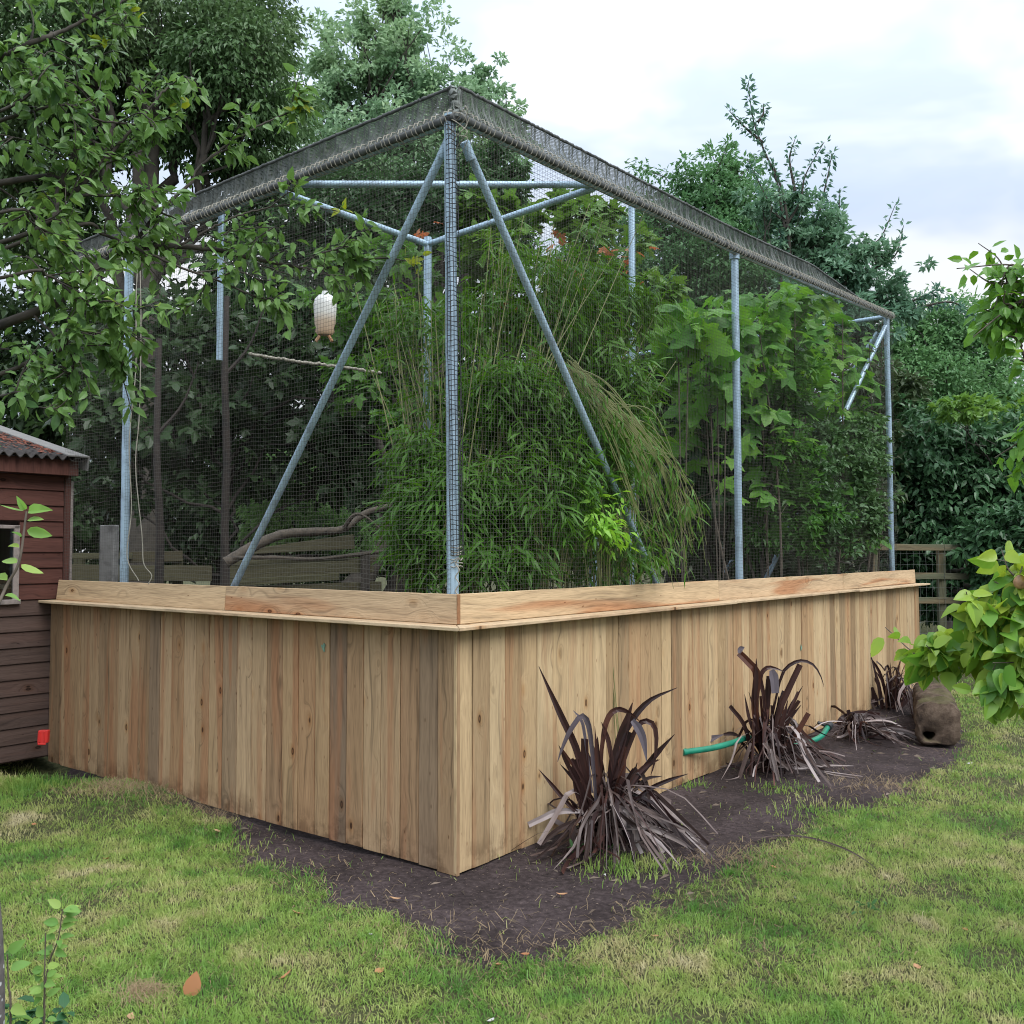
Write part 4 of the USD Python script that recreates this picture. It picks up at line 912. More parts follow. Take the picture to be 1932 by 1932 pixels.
# post and rail fence with wire at the right
M_rail = wood('pale_rail', [(0, (.11, .115, .072)), (1, (.145, .145, .095))], heart_amt=.2, rough=.9)
pf = thing('post_and_rail_fence', at(1775, 1200, 12.9), 'grey-green post and rail fence with wire mesh past the far end of the wall', 'fence')
yA, yB = 12.4, 13.2
for v in (1033, 1087, 1133):
    a, b = at(1640, v - 1, yA), at(1780, v, 12.8); c2 = at(1865, v + 1, 12.98)
    free_board(pf, 'rail', a, b, .085, .035, M_rail); free_board(pf, 'rail', b + (c2 - b) * .006, c2, .085, .035, M_rail)
for u, y in ((1776, 12.86), (1650, 12.5)):
    g = at(u, 1100, y); obj('fence_post', oriented(box((-.05, .05), (-.04, .04), (-.05, at(u, 1031, y)[2]), .005), [1, 0, 0], [0, 1, 0], UP, [g[0], g[1], 0]), M_rail, pf)
a, b = at(1640, 1150, yA + .02), at(1865, 1150, 13.0); dd = b - a; dd[2] = 0; L_ = np.linalg.norm(dd); dd /= L_
wires = [tube(np.array([lift(a + dd * s, .35), lift(a + dd * s, 1.6)]), .0013, 3, False) for s in np.arange(0, L_, .1)] + [tube(np.array([lift(a, z), lift(a + dd * L_, z)]), .0016, 3, False) for z in np.arange(.35, 1.6, .15)]
obj('wire_mesh', cat(wires), M_netroof, pf, kind='stuff')

# ---- planting inside the aviary
def cane_plant(canes, leaves_spec, name, label, catname, seed, leaf_mat, L, W, cane_r=.006, kind='strap', cane_mat=None, droop=.5):
    """canes: polylines in picture measure with a leaf count each."""
    r = np.random.default_rng(seed)
    cw, lf = [], []
    for pts, n in canes:
        c = curve(np.array([at(*p) for p in pts]), 40)
        cw.append(tube(c, np.linspace(cane_r, cane_r * .35, 40), 5))
        if n:
            k = (39 * r.random(n) ** .7).astype(int); t = norm(np.gradient(c, axis=0))[k]
            side = norm(r.normal(size=(n, 3)))
            A_ = norm(side * 1.0 + t * .5 - UP * droop)
            P = c[k] + A_ * r.uniform(0, .08, n)[:, None]
            s = r.uniform(.6, 1.25, n)
            lf.append(leaves(P, A_, norm(UP + side * .3 + r.normal(size=(n, 3)) * .4), L * s, W * s, kind, r))
    for spec in leaves_spec:
        u, v, y, ru, rv, n = spec; n = int(n * 2.1)
        if leaf_mat == M_bamboo: y = max(y, yw(u, .12) + ru * y / F * .62)
        c = at(u, v, y); R_ = np.array([ru * y / F, (ru + rv) * .5 * y / F * .8, rv * y / F])
        nc = max(6, n // 16)
        d = sphere_dirs(nc, r); cc = c + d * R_ * (r.random(nc) ** .4)[:, None]
        k = np.repeat(np.arange(nc), 16); m = len(k)
        out = norm(d * [1, 1, .3])[k]
        side = norm(r.normal(size=(m, 3)) * [1, 1, .35] + out * .6)
        A_ = norm(side - UP * r.uniform(.1, .9, m)[:, None])
        P = cc[k] + r.normal(0, .05, (m, 3)) + A_ * .02
        s = r.uniform(.6, 1.25, m)
        lf.append(leaves(P, A_, norm(UP * .9 + out * .3 + r.normal(size=(m, 3)) * .45), L * s, W * s, kind, r))
        for q in cc[:max(4, nc // 6)]:
            cw.append(tube(curve(np.array([[c[0] + r.normal(0, .12), c[1] + r.normal(0, .1), 0.0], (c + q) / 2 * [1, 1, .75], q]), 10), np.linspace(cane_r, cane_r * .4, 10), 4, False))
    b0 = at(*canes[0][0][0]); b0[2] = 0
    th = thing(name, b0, label, catname)
    obj('stems', cat(cw), cane_mat or M_cane, th, kind='stuff')
    obj('foliage', cat(lf), leaf_mat, th, kind='stuff')
    return th
rr = np.random.default_rng(77)
def bundle(base, top, spread_b, spread_t, n, leaf_n, bend=0):
    out = []
    for k in range(n):
        b = (base[0] + rr.normal(0, spread_b), base[1], base[2] + rr.normal(0, .12)); t = (top[0] + rr.normal(0, spread_t), top[1] + rr.normal(0, spread_t * .8), top[2] + rr.normal(0, .15))
        m_ = ((b[0] + t[0]) / 2 + bend + rr.normal(0, 8), (b[1] + t[1]) / 2 - abs(bend) * .3, (b[2] + t[2]) / 2)
        out.append(([b, m_, t], leaf_n))
    return out
cane_plant(bundle((900, 1090, 5.9), (1060, 470, 6.5), 40, 60, 22, 34) + bundle((830, 1080, 6.0), (760, 560, 6.6), 20, 40, 14, 26) + bundle((850, 1080, 5.9), (830, 620, 6.2), 30, 60, 10, 40) + bundle((1000, 1090, 6.1), (1180, 640, 6.8), 40, 50, 16, 50),
           [(1000, 790, 6.2, 130, 90, 1700), (950, 720, 6.0, 80, 45, 600), (860, 950, 5.9, 110, 110, 1500), (1030, 930, 5.9, 120, 90, 700), (790, 860, 6.1, 60, 70, 500), (780, 990, 6.0, 50, 90, 600), (1130, 880, 6.2, 80, 110, 600),
            (1160, 740, 6.6, 70, 90, 800), (900, 1060, 5.8, 150, 50, 650), (1140, 1040, 6.0, 110, 60, 260), (1080, 640, 6.7, 80, 90, 700), (1180, 590, 6.9, 60, 60, 350), (1010, 570, 6.6, 110, 80, 330), (900, 600, 6.4, 50, 70, 140), (1090, 480, 6.9, 70, 60, 140), (970, 470, 6.8, 60, 50, 90), (770, 620, 6.6, 50, 80, 200), (1130, 560, 7.0, 60, 60, 220), (1195, 800, 6.9, 50, 130, 420)],
           'bamboo', 'large leafy green bamboo clump inside the aviary behind the corner post', 'bamboo', 31, M_bamboo, .115, .0165)
# arching canes falling to the right
arcs = []
for k in range(46):
    s = rr.normal(0, 1)
    arcs.append(([(1075 + 6 * s, 690 + 10 * rr.normal(), 6.0), (1130 + 12 * s, 745 + rr.normal(0, 14), 6.0), (1200 + 22 * s, 830 + rr.normal(0, 20), 6.0), (1255 + 30 * s, 930 + rr.normal(0, 30), 6.0), (1285 + 26 * s, 1030 + rr.normal(0, 40), 6.0)], 12))
for k in range(10):
    arcs.append(([(1000, 1080, 6.2), (1030, 860, 6.1), (1075 + rr.normal(0, 8), 690, 6.0)], 0))
cane_plant(arcs, [], 'bamboo', 'bent yellow bamboo canes arching down to the right, crossing the right diagonal brace', 'bamboo', 32, M_bamboo, .085, .010, .004, droop=.9)
SY = yw(1130, -.055)
cane_plant([([(1165, 1070, 6.5), (1150, 1020, SY + .02), (1130, 925, SY)], 16), ([(1165, 1065, 6.5), (1105, 985, SY), (1070, 945, SY)], 12), ([(1165, 1065, 6.5), (1160, 990, SY + .06), (1178, 932, SY + .09)], 12)],
           [(1128, 962, SY, 42, 36, 70), (1142, 1000, SY + .01, 22, 20, 22)], 'leafy_sprig', 'bright lime green leafy sprig poking out through the right netting', 'plant', 33, M_bamboo_new, .070, .022, .003)
# red-tipped maples
tree('maple_sapling', 'maple sapling with red-tinged top leaves right of the corner post', 'tree', gpos(1010, 8.8), .05,
     [(960, 470, 8.6, 90, 80), (1090, 500, 8.7, 110, 80), (1180, 560, 8.8, 90, 90), (930, 590, 8.6, 80, 70), (1050, 610, 8.8, 110, 80), (910, 400, 8.6, 40, 35), (1100, 410, 8.8, 70, 40)], M_maple, .15, .15, 34, cover=1.50, kind='maple', hollow=.3, lump=.3, droop=.3, up=1.0, twist=.35)
rm = np.random.default_rng(341)
tips = [(1040, 440), (1150, 465), (1200, 490), (1185, 510), (970, 572), (1100, 520), (785, 435), (1070, 470)]
tl = []
for u, v in tips:
    n = 4; c = at(u, v, 8.4); P = c + rm.normal(0, .06, (n, 3)); A_ = norm(rm.normal(size=(n, 3)) * [1, .6, .5] - UP * .3); tl.append(leaves(P, A_, norm(UP + rm.normal(size=(n, 3)) * .5), rm.uniform(.07, .13, n), rm.uniform(.07, .12, n), 'maple', rm))
obj('red_tips', cat(tl), M_mapletip, '/World/maple_sapling', kind='stuff')
tree('maple_sapling', 'dark green maple sapling left of the corner post, behind the left brace', 'tree', gpos(770, 9.4), .045,
     [(760, 560, 9.3, 90, 90), (700, 690, 9.4, 90, 90), (780, 760, 9.2, 70, 90), (660, 590, 9.6, 70, 70)], M_maple, .15, .14, 35, cover=1.20, kind='maple', hollow=.3, droop=.4, up=.9)
# plane saplings with big leaves at right: the large leaves are parts
pl_t = thing('plane_sapling', lift(at(1540, 1080, 8.4), 0), 'sapling with large lobed bright green leaves behind the right middle post', 'tree')
rp = np.random.default_rng(36)
stems, bigs = [], []
for (u0, v0, u1, v1, y_) in ((1530, 1080, 1500, 560, 8.2), (1560, 1080, 1590, 600, 8.3), (1600, 1080, 1640, 640, 8.6), (1470, 1080, 1430, 600, 8.0), (1450, 1080, 1330, 600, 8.1), (1500, 1080, 1280, 640, 8.4), (1620, 1080, 1665, 600, 8.9), (1640, 1080, 1668, 800, 8.9)):
    y = yw(max(u0, u1), .30)
    b = lift(at(u0, v0, y + .15), 0); c = curve(np.array([b, (b + at(u1, v1, y)) / 2 + rp.normal(0, .08, 3), at(u1, v1, y)]), 30)
    stems.append(tube(c, np.linspace(.016, .004, 30), 6))
    for k in range(62):
        j = int(29 * (1 - rp.random() ** 1.5 * .5)); q = c[j]
        side = norm(rp.normal(size=3) * [1, .8, .25]); A_ = norm(side - UP * rp.uniform(.0, .7)); pet = rp.uniform(.04, .22)
        q2 = q + norm(side + UP * .5) * pet
        stems.append(tube(np.array([q, q2]), .0025, 3, False))
        o_ = (q2 - P0) @ NR
        if o_ > -.16: q2 = q2 - NR * (o_ + .16)
        if (q2 - P0) @ RV > sR2 - .12: continue
        Ln = rp.uniform(.12, .31) * (.72 if j > 26 else 1)
        bigs.append((Ln, leaves(q2[None], A_[None], norm(UP * .9 - np.array([-.3, .75, 0]) + rp.normal(size=3) * .42)[None], Ln, Ln * .98, 'maple', rp)))
for (u, v, ru, rv, n) in ((1290, 640, 70, 60, 70), (1350, 590, 70, 50, 70), (1440, 620, 60, 60, 70), (1500, 600, 55, 50, 60), (1560, 640, 60, 70, 80), (1620, 690, 40, 60, 50), (1500, 700, 70, 60, 80), (1350, 700, 70, 50, 60), (1570, 760, 60, 60, 60), (1430, 720, 60, 60, 50), (1640, 790, 30, 50, 24), (1520, 575, 40, 25, 30)):
    y = yw(u + ru * .6, .32) + (.1 if u < 1550 else .55); u += rp.normal(0, 12); v += rp.normal(0, 10); c_ = at(u, v, y); R_ = np.array([ru * y / F, .22, rv * y / F])
    P = c_ + sphere_dirs(n, rp) * R_ * (rp.random((n, 1)) ** .4)
    o_ = (P - P0) @ NR; P -= NR * np.maximum(o_ + .16, 0)[:, None]
    P = P[(P - P0) @ RV < sR2 - .15]; n = len(P)
    Ln = .07 + .24 * rp.random(n) ** 1.4; A_ = norm(rp.normal(size=(n, 3)) * [1, .8, .35] - UP * rp.uniform(0, .8, n)[:, None] + np.array([0, -.25, 0])); N_ = norm(UP * .8 - np.array([-.25, .6, 0]) + rp.normal(size=(n, 3)) * .75)
    for k in range(n):
        bigs.append((Ln[k], leaves(P[k:k + 1], A_[k:k + 1], N_[k:k + 1], Ln[k], Ln[k] * .98, 'maple', rp)))
    for k in range(0, n, 60): stems.append(tube(np.array([lift(c_, 0) + rp.normal(0, .05, 3) * [1, 1, 0], (P[k] + c_) / 2 - UP * .2, P[k]]), .005, 4, False))
obj('stems', cat(stems), M_barklight, pl_t, kind='stuff')
bigs.sort(key=lambda b: -b[0])
for Ln, m in bigs[:290]:
    obj('leaf', m, M_plane, pl_t)
obj('small_leaves', cat([m for _, m in bigs[290:]]), M_plane, pl_t, kind='stuff')
tree('maple_sapling', 'shadowed broad-leaved sapling low between corner post and right middle post', 'tree', gpos(1330, 9.2), .04,
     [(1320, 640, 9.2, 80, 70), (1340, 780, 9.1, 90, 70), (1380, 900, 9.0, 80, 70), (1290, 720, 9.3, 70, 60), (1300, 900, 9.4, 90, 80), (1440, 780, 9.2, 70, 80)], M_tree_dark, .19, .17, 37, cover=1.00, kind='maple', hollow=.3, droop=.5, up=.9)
tree('undergrowth_bush', 'added undergrowth standing in for dark shade low inside the right half, behind the saplings', 'bush', gpos(1420, 11.6), .03,  # added to fill the low interior with dark, shade put into its leaf colour
     [(1230, 960, 10.2, 80, 90), (1330, 900, 10.6, 90, 120), (1420, 960, 11.2, 90, 110), (1380, 1060, 11.2, 120, 50), (1500, 900, 11.8, 80, 110), (1560, 1020, 12, 80, 80), (1600, 880, 12.2, 60, 100), (1250, 820, 10.4, 60, 70)], M_tree_shaded, .12, .07, 45, cover=2.2, droop=.5, hollow=.45)
tree('shrub', 'fine-leaved shrub just right of the right middle post', 'shrub', gpos(1450, yw(1450, .5)), .02,
     [(1460, 860, 8.9, 50, 120), (1440, 990, 8.9, 45, 80), (1500, 960, 9.0, 60, 110), (1475, 740, 8.9, 50, 80)], M_maple, .075, .03, 38, cover=1.60, droop=.3, hollow=.3)
tree('shrub', 'small-leaved glossy shrub against the far end of the right netting', 'shrub', gpos(1590, yw(1590, .6)), .02,
     [(1590, 900, 8.8, 60, 80), (1640, 840, 8.9, 40, 80), (1530, 930, 8.8, 50, 80), (1600, 820, 8.8, 50, 50), (1620, 980, 8.8, 60, 70), (1560, 1000, 8.7, 60, 70), (1550, 850, 9, 50, 60)], M_tree_dark, .06, .035, 39, cover=2.00, droop=.3, hollow=.3, kind='near')
# ------------------------------------------------------------------ bronze flax clumps along the wall
def crop(x0, y0, s):
    return lambda x, y: ((x0 + x / s) * .94336, (y0 + y / s) * .94336)
def blade(pts, w, fold=.22, taper=(.55, 1.0, .9, .08), n=12, face=None, blunt=False):
    """A long strap leaf, folded along its middle."""
    c = curve(pts, n); t = norm(np.gradient(c, axis=0))
    face = np.array([0, -1.0, .25]) if face is None else np.asarray(face, float)
    b = norm(np.cross(t, face)); nn_ = np.cross(b, t)
    s = np.linspace(0, 1, n)
    tp = np.array(taper, float)
    if blunt: tp[-1] = .85
    ww = w * np.interp(s, np.linspace(0, 1, len(tp)), tp) / 2
    f_ = np.broadcast_to(fold, n)
    v = np.stack([c - b * ww[:, None], c - nn_ * (ww * f_ * 2)[:, None], c + b * ww[:, None]], 1).reshape(-1, 3)
    f = [(3 * a + k, 3 * a + 3 + k, 3 * a + 4 + k, 3 * a + 1 + k) for a in range(n - 1) for k in range(2)]
    f = np.array(f)
    return v, np.vstack([f[:, [0, 1, 2]], f[:, [0, 2, 3]]])
def flax(label, base, seed, shown, n_up, n_skirt, up_h, skirt_r, away, group=None):
    """shown: leaves drawn one by one as (material, width, [(u, v, distance)...], blunt)."""
    r = np.random.default_rng(seed)
    base = np.array([base[0], base[1], float(ground_z(base[0], base[1]))])
    t_ = thing('bronze_flax', base, label, 'plant')
    for m_, w, pts, bl in shown:
        obj('leaf', blade(np.array([at(*p) for p in pts]), w, fold=r.uniform(.1, .3), blunt=bl, n=14, face=[r.normal(0, .5), -1, r.normal(.2, .3)]), m_, t_)
    for k in range(n_up):
        a = r.uniform(0, 2 * np.pi); q = base + np.array([math.cos(a), math.sin(a), 0]) * abs(r.normal(0, .055))
        lean = r.uniform(.05, .5); h = up_h * r.uniform(.35, 1.0)
        d = np.array([math.cos(a), math.sin(a) * .8, 0]) + away * .1
        p = np.array([q, q + d * lean * h * .4 + UP * h * .6, q + d * lean * h + UP * h * r.uniform(.85, 1.0)])
        obj('leaf', blade(p, r.uniform(.020, .036), fold=r.uniform(.15, .4), blunt=r.random() < .6, face=[math.cos(a + 1.5), -1, .1], n=8), M_phormium, t_)
    for k in range(n_skirt):
        a = r.uniform(0, 2 * np.pi); d = np.array([math.cos(a), math.sin(a), 0])
        if d @ NR < -.35 and r.random() < .85:
            d = norm(d - 1.7 * (d @ NR) * NR)
        a2 = a + r.normal(0, .9)
        q = base + np.array([math.cos(a2), math.sin(a2), 0]) * r.uniform(0, .10) + UP * r.uniform(.02, .30) * up_h / .5
        R_ = skirt_r * r.uniform(.25, 1.1)
        sw = np.cross(UP, d) * r.normal(0, .22) * R_
        h2 = q[2] - base[2]
        m1 = q + d * R_ * r.uniform(.2, .45) + UP * r.uniform(-.03, .12)
        e1 = q + d * R_ + sw; ez = float(ground_z(e1[0], e1[1]))
        e1[2] = ez + (r.uniform(.004, .05) if r.random() < .7 else r.uniform(.05, .22))
        m2 = (m1 + e1) / 2 + UP * r.normal(.01, .03) + sw * .3; m2[2] = max(m2[2], float(ground_z(m2[0], m2[1])) + .012)
        m1[2] = max(m1[2], float(ground_z(m1[0], m1[1])) + .02)
        thin = r.random() < .4
        obj('dead_leaf', blade(np.array([q, m1, m2, e1]), r.uniform(.006, .013) if thin else r.uniform(.014, .034), fold=r.uniform(-.25, .4), blunt=r.random() < .6, face=d * .3 + UP * r.uniform(.2, 1) + r.normal(0, .55, 3), n=8), M_phormium_dead if r.random() < .7 else M_phormium, t_)
    return t_
k1 = crop(1040, 1250, 3.865); D1 = 5.22
def sh1(*p, d=0.0): return [(*k1(x, y), D1 + d) for x, y in p]
b1 = on_ground(1145, 1592)
flax('biggest dark bronze flax clump with arching leaves, nearest the wall corner', b1, 41, [
    (M_phormium, .040, sh1((560, 1420), (500, 1180), (425, 930), (340, 750), (240, 530), (145, 320)), False),
    (M_phormium_lilac, .034, sh1((590, 1400), (555, 950), (525, 760), (470, 705), (380, 830), (320, 970), (290, 1058), d=-.03), False),
    (M_phormium, .032, sh1((610, 1300), (640, 880), (690, 700), (770, 652), (860, 690), (930, 748)), False),
    (M_phormium_lilac, .046, sh1((868, 738), (910, 790), (950, 880), (980, 1055), d=-.05), False),
    (M_phormium, .036, sh1((650, 1400), (740, 1000), (850, 760), (1000, 585), (1215, 485)), False),
    (M_phormium, .032, sh1((690, 1380), (840, 950), (900, 800), (960, 742), (1035, 775), (1055, 900), (1035, 1080), (1010, 1160)), False),
    (M_phormium, .034, sh1((740, 1380), (930, 1150), (1060, 990), (1195, 845)), False),
    (M_phormium, .060, sh1((660, 1420), (740, 1050), (800, 820), (870, 600)), False),
    (M_phormium, .050, sh1((690, 1400), (760, 1130), (850, 830)), True),
    (M_phormium_lilac, .026, sh1((560, 1300), (500, 850), (470, 730), (410, 660)), False),
    (M_phormium, .028, sh1((740, 1250), (690, 930), (660, 830), (630, 750)), False),
    (M_phormium, .024, sh1((470, 1480), (360, 1370), (250, 1240), (145, 1115)), False),
    (M_phormium, .028, sh1((520, 1400), (430, 1200), (350, 1040), (300, 930)), False),
    (M_phormium, .055, sh1((540, 1420), (505, 1150), (500, 880)), True), (M_phormium, .045, sh1((480, 1420), (440, 1220), (430, 1040)), True),
    (M_phormium, .048, sh1((720, 1420), (780, 1180), (795, 940)), True), (M_phormium, .020, sh1((600, 1300), (590, 1000), (578, 780)), False),
    (M_phormium, .022, sh1((640, 1280), (600, 960), (600, 860)), False), (M_phormium, .030, sh1((760, 1420), (860, 1220), (960, 1100), (1080, 1040)), False),
    (M_phormium_dead, .026, sh1((790, 1450), (870, 1170), (930, 1140), (985, 1250), (995, 1380), (970, 1510)), False),
    (M_phormium, .024, sh1((840, 1400), (1000, 1270), (1150, 1200), (1300, 1150)), False), (M_phormium_dead, .020, sh1((800, 1380), (960, 1200), (1100, 1168)), False),
    (M_phormium_dead, .036, sh1((480, 1440), (300, 1440), (180, 1490), (65, 1545)), True), (M_phormium_dead, .030, sh1((600, 1380), (620, 1500), (630, 1600), (625, 1690), d=-.14), True),
    (M_phormium_dead, .034, sh1((700, 1380), (810, 1440), (870, 1540), (910, 1670), d=-.14), True), (M_phormium_dead, .030, sh1((800, 1330), (1000, 1450), (1200, 1560), (1280, 1590), d=-.1), True),
    (M_phormium_dead, .030, sh1((800, 1430), (1000, 1560), (1250, 1680), (1400, 1800), d=-.18), False), (M_phormium_dead, .026, sh1((760, 1450), (900, 1560), (1080, 1640), (1110, 1650), d=-.16), True),
    (M_phormium_dead, .036, sh1((420, 1500), (405, 1600), (400, 1760), d=-.1), True), (M_phormium_dead, .030, sh1((460, 1500), (300, 1580), (160, 1690), d=-.05), True),
], 44, 150, .56, .50, NR)
k2 = crop(1340, 1250, 3.22); D2 = 6.95
def sh2(*p, d=0.0): return [(*k2(x, y), D2 + d) for x, y in p]
b2 = on_ground(1452, 1452)
flax('tangled dark bronze flax clump with the green hose running behind it', b2, 42, [
    (M_phormium, .058, sh2((570, 760), (545, 520), (560, 320), (500, 235), (445, 180)), True), (M_phormium_lilac, .040, sh2((445, 182), (455, 155), (480, 142), d=-.03), False),
    (M_phormium, .034, sh2((620, 720), (605, 460), (580, 340), (620, 278), (680, 280), (735, 302)), False),
    (M_phormium, .026, sh2((640, 700), (680, 480), (725, 310), (790, 247), (860, 230), (930, 262), (975, 340), (990, 400)), False),
    (M_phormium, .060, sh2((650, 760), (700, 560), (770, 400), (838, 255)), True), (M_phormium_lilac, .070, sh2((655, 290), (672, 350), (678, 440), d=-.04), True),
    (M_phormium, .05, sh2((610, 740), (620, 560), (640, 330)), True), (M_phormium, .034, sh2((560, 740), (510, 600), (480, 445)), False),
    (M_phormium, .04, sh2((700, 820), (800, 720), (892, 568)), True), (M_phormium, .04, sh2((560, 700), (555, 400), (556, 215)), False), (M_phormium, .034, sh2((680, 780), (720, 640), (760, 480)), False),
    (M_phormium_lilac, .05, sh2((135, 800), (230, 745), (345, 705), d=-.02), False), (M_phormium, .03, sh2((345, 705), (400, 700), (460, 722), d=-.02), False),
    (M_phormium, .022, sh2((150, 780), (115, 700), (98, 620), d=.05), False), (M_phormium, .03, sh2((160, 790), (205, 850), (240, 868), d=-.03), False),
    (M_phormium_dead, .036, sh2((520, 760), (480, 880), (445, 990), d=-.2), True), (M_phormium_dead, .03, sh2((600, 760), (690, 860), (770, 930), d=-.2), True), (M_phormium_dead, .03, sh2((650, 800), (680, 920), (705, 1020), d=-.25), True),
    (M_phormium_dead, .034, sh2((700, 830), (850, 890), (995, 940), d=-.1), True),
], 46, 110, .62, .55, NR)
k3 = k2; D3 = 9.7
def sh3(*p, d=0.0): return [(*k2(x, y), D3 + d) for x, y in p]
b3 = on_ground(1682, 1338)
flax('small red-brown flax clump between the wall and the log', b3, 43, [
    (M_phormium, .05, sh3((1370, 560), (1350, 420), (1325, 300)), False), (M_phormium, .045, sh3((1430, 560), (1450, 430), (1480, 320)), False),
    (M_phormium, .06, sh3((1450, 570), (1550, 450), (1660, 350)), True), (M_phormium, .04, sh3((1440, 560), (1480, 470), (1520, 390)), False),
    (M_phormium, .09, sh3((1330, 520), (1300, 450), (1285, 405)), True), (M_phormium_dead, .03, sh3((1330, 560), (1275, 450), (1245, 350), (1260, 352)), False),
    (M_phormium_dead, .022, sh3((1360, 500), (1320, 300), (1290, 180)), False), (M_phormium_dead, .03, sh3((1380, 470), (1280, 500), (1170, 545)), False),
    (M_phormium, .04, sh3((1400, 560), (1405, 450), (1395, 340)), False),
], 26, 40, .62, .55, NR)
b4 = on_ground(1612, 1388)
flax('flattened dead flax clump sprawling at the hose end, left of the log', b4, 44, [
    (M_phormium_dead, .05, [(1590, 1368, 8.4), (1640, 1362, 8.35), (1700, 1376, 8.2), (1755, 1402, 8.0)], True), (M_phormium, .05, [(1600, 1375, 8.4), (1602, 1350, 8.4), (1600, 1340, 8.4)], True),
    (M_phormium, .05, [(1580, 1372, 8.4), (1590, 1355, 8.4), (1625, 1345, 8.45), (1660, 1350, 8.5)], True),
], 4, 80, .20, .6, NR)
# ------------------------------------------------------------------ hose
ht = thing('garden_hose', on_ground(1400, 1440), 'thick green garden hose with a black connector, along the foot of the wall', 'hose')
hp = [(1290, 1419, 6.62), (1340, 1412, 6.75), (1380, 1402, 6.9), (1412, 1392, 7.05), (1450, 1398, 7.25), (1490, 1408, 7.45), (1520, 1402, 7.6), (1548, 1390, 7.8), (1562, 1372, 8.05)]
hc = curve(path(*hp), 60)
obj('tube', tube(hc, .021, 12), M_hose, ht, smooth=40)
dv = norm(hc[0] - hc[1]); obj('open_end', tube([hc[0] + dv * .012, hc[0] - dv * .02], .0245, 12), M_hose, ht, smooth=40)
dv = norm(hc[-1] - hc[-2]); obj('connector', tube([hc[-1] - dv * .02, hc[-1] + dv * .07], .033, 10), M_black, ht, smooth=40)
pq = hc[-1] + dv * .03; obj('lever', tube([pq + [-.0, 0, 0], pq + [-.09, 0, .03]], .014, 8), M_black, ht)
# ------------------------------------------------------------------ hollow log
g0, g1 = on_ground(1772, 1405), on_ground(1748, 1328)
ax_ = g1 - g0; ax_[2] = 0; LL = np.linalg.norm(ax_); ax_ /= LL; sd_ = np.cross(ax_, UP); LL = 1.55
nS, nA = 46, 40
ss = np.linspace(0, LL, nS); aa = np.arange(nA) * 2 * np.pi / nA
def sup(a, k=4.2): return 1 / (np.abs(np.cos(a)) ** k + np.abs(np.sin(a)) ** k) ** (1 / k)
S2, A2 = np.meshgrid(ss, aa, indexing='ij')
rad = .170 * sup(A2) * (1 - .06 * S2)
p = g0 + S2[..., None] * ax_ + (rad * np.cos(A2) * .98)[..., None] * sd_ + (rad * np.sin(A2) + .165)[..., None] * UP
nz = (meshkit.fbm(p * 4.5, 4, 5) - .5) * .09 + (meshkit.fbm(p * 20, 4, 8) - .5) * .055
dirs = norm(np.cos(A2)[..., None] * sd_ + np.sin(A2)[..., None] * UP)
p = p + nz[..., None] * dirs
hole_c = g0 + sd_ * -.075 + UP * .07
hr_ = .046 * (1 + .12 * np.sin(aa * 3))
ring = lambda d, s: hole_c + (hr_ * s * np.cos(aa))[:, None] * sd_ + (hr_ * s * np.sin(aa) * .8)[:, None] * UP + ax_ * d
front = p[0]; rows = [front]
for w_ in (.25, .5, .75): 
    q_ = front * (1 - w_) + ring(-.0, 1.0) * w_; q_ = q_ - ax_ * (.03 * math.sin(math.pi * w_)) + ((meshkit.fbm(q_ * 24, 3, 4) - .5) * .03)[:, None] * ax_; rows.append(q_)
rows += [ring(0, 1), ring(.05, .96), ring(.5, .8)]
allv = np.vstack([np.vstack(rows[::-1]), p[1:].reshape(-1, 3)])
nr_ = len(rows) + nS - 1
i, j = np.meshgrid(np.arange(nr_ - 1), np.arange(nA), indexing='ij')
qd = np.stack([i * nA + j, (i + 1) * nA + j, (i + 1) * nA + (j + 1) % nA, i * nA + (j + 1) % nA], -1).reshape(-1, 4)
tri = np.vstack([qd[:, [0, 1, 2]], qd[:, [0, 2, 3]]])
c0, c1 = len(allv), len(allv) + 1
allv = np.vstack([allv, [rows[-1].mean(0)], [p[-1].mean(0)]])
kk = np.arange(nA); e_ = (nr_ - 1) * nA
tri = np.vstack([tri, np.stack([np.full(nA, c0), kk, (kk + 1) % nA], 1), np.stack([np.full(nA, c1), e_ + (kk + 1) % nA, e_ + kk], 1)])
lt = thing('hollow_log', g0, 'mossy brown hollow log lying at the far end of the soil strip', 'log')
obj('log', (allv, tri), M_log, lt, smooth=50)
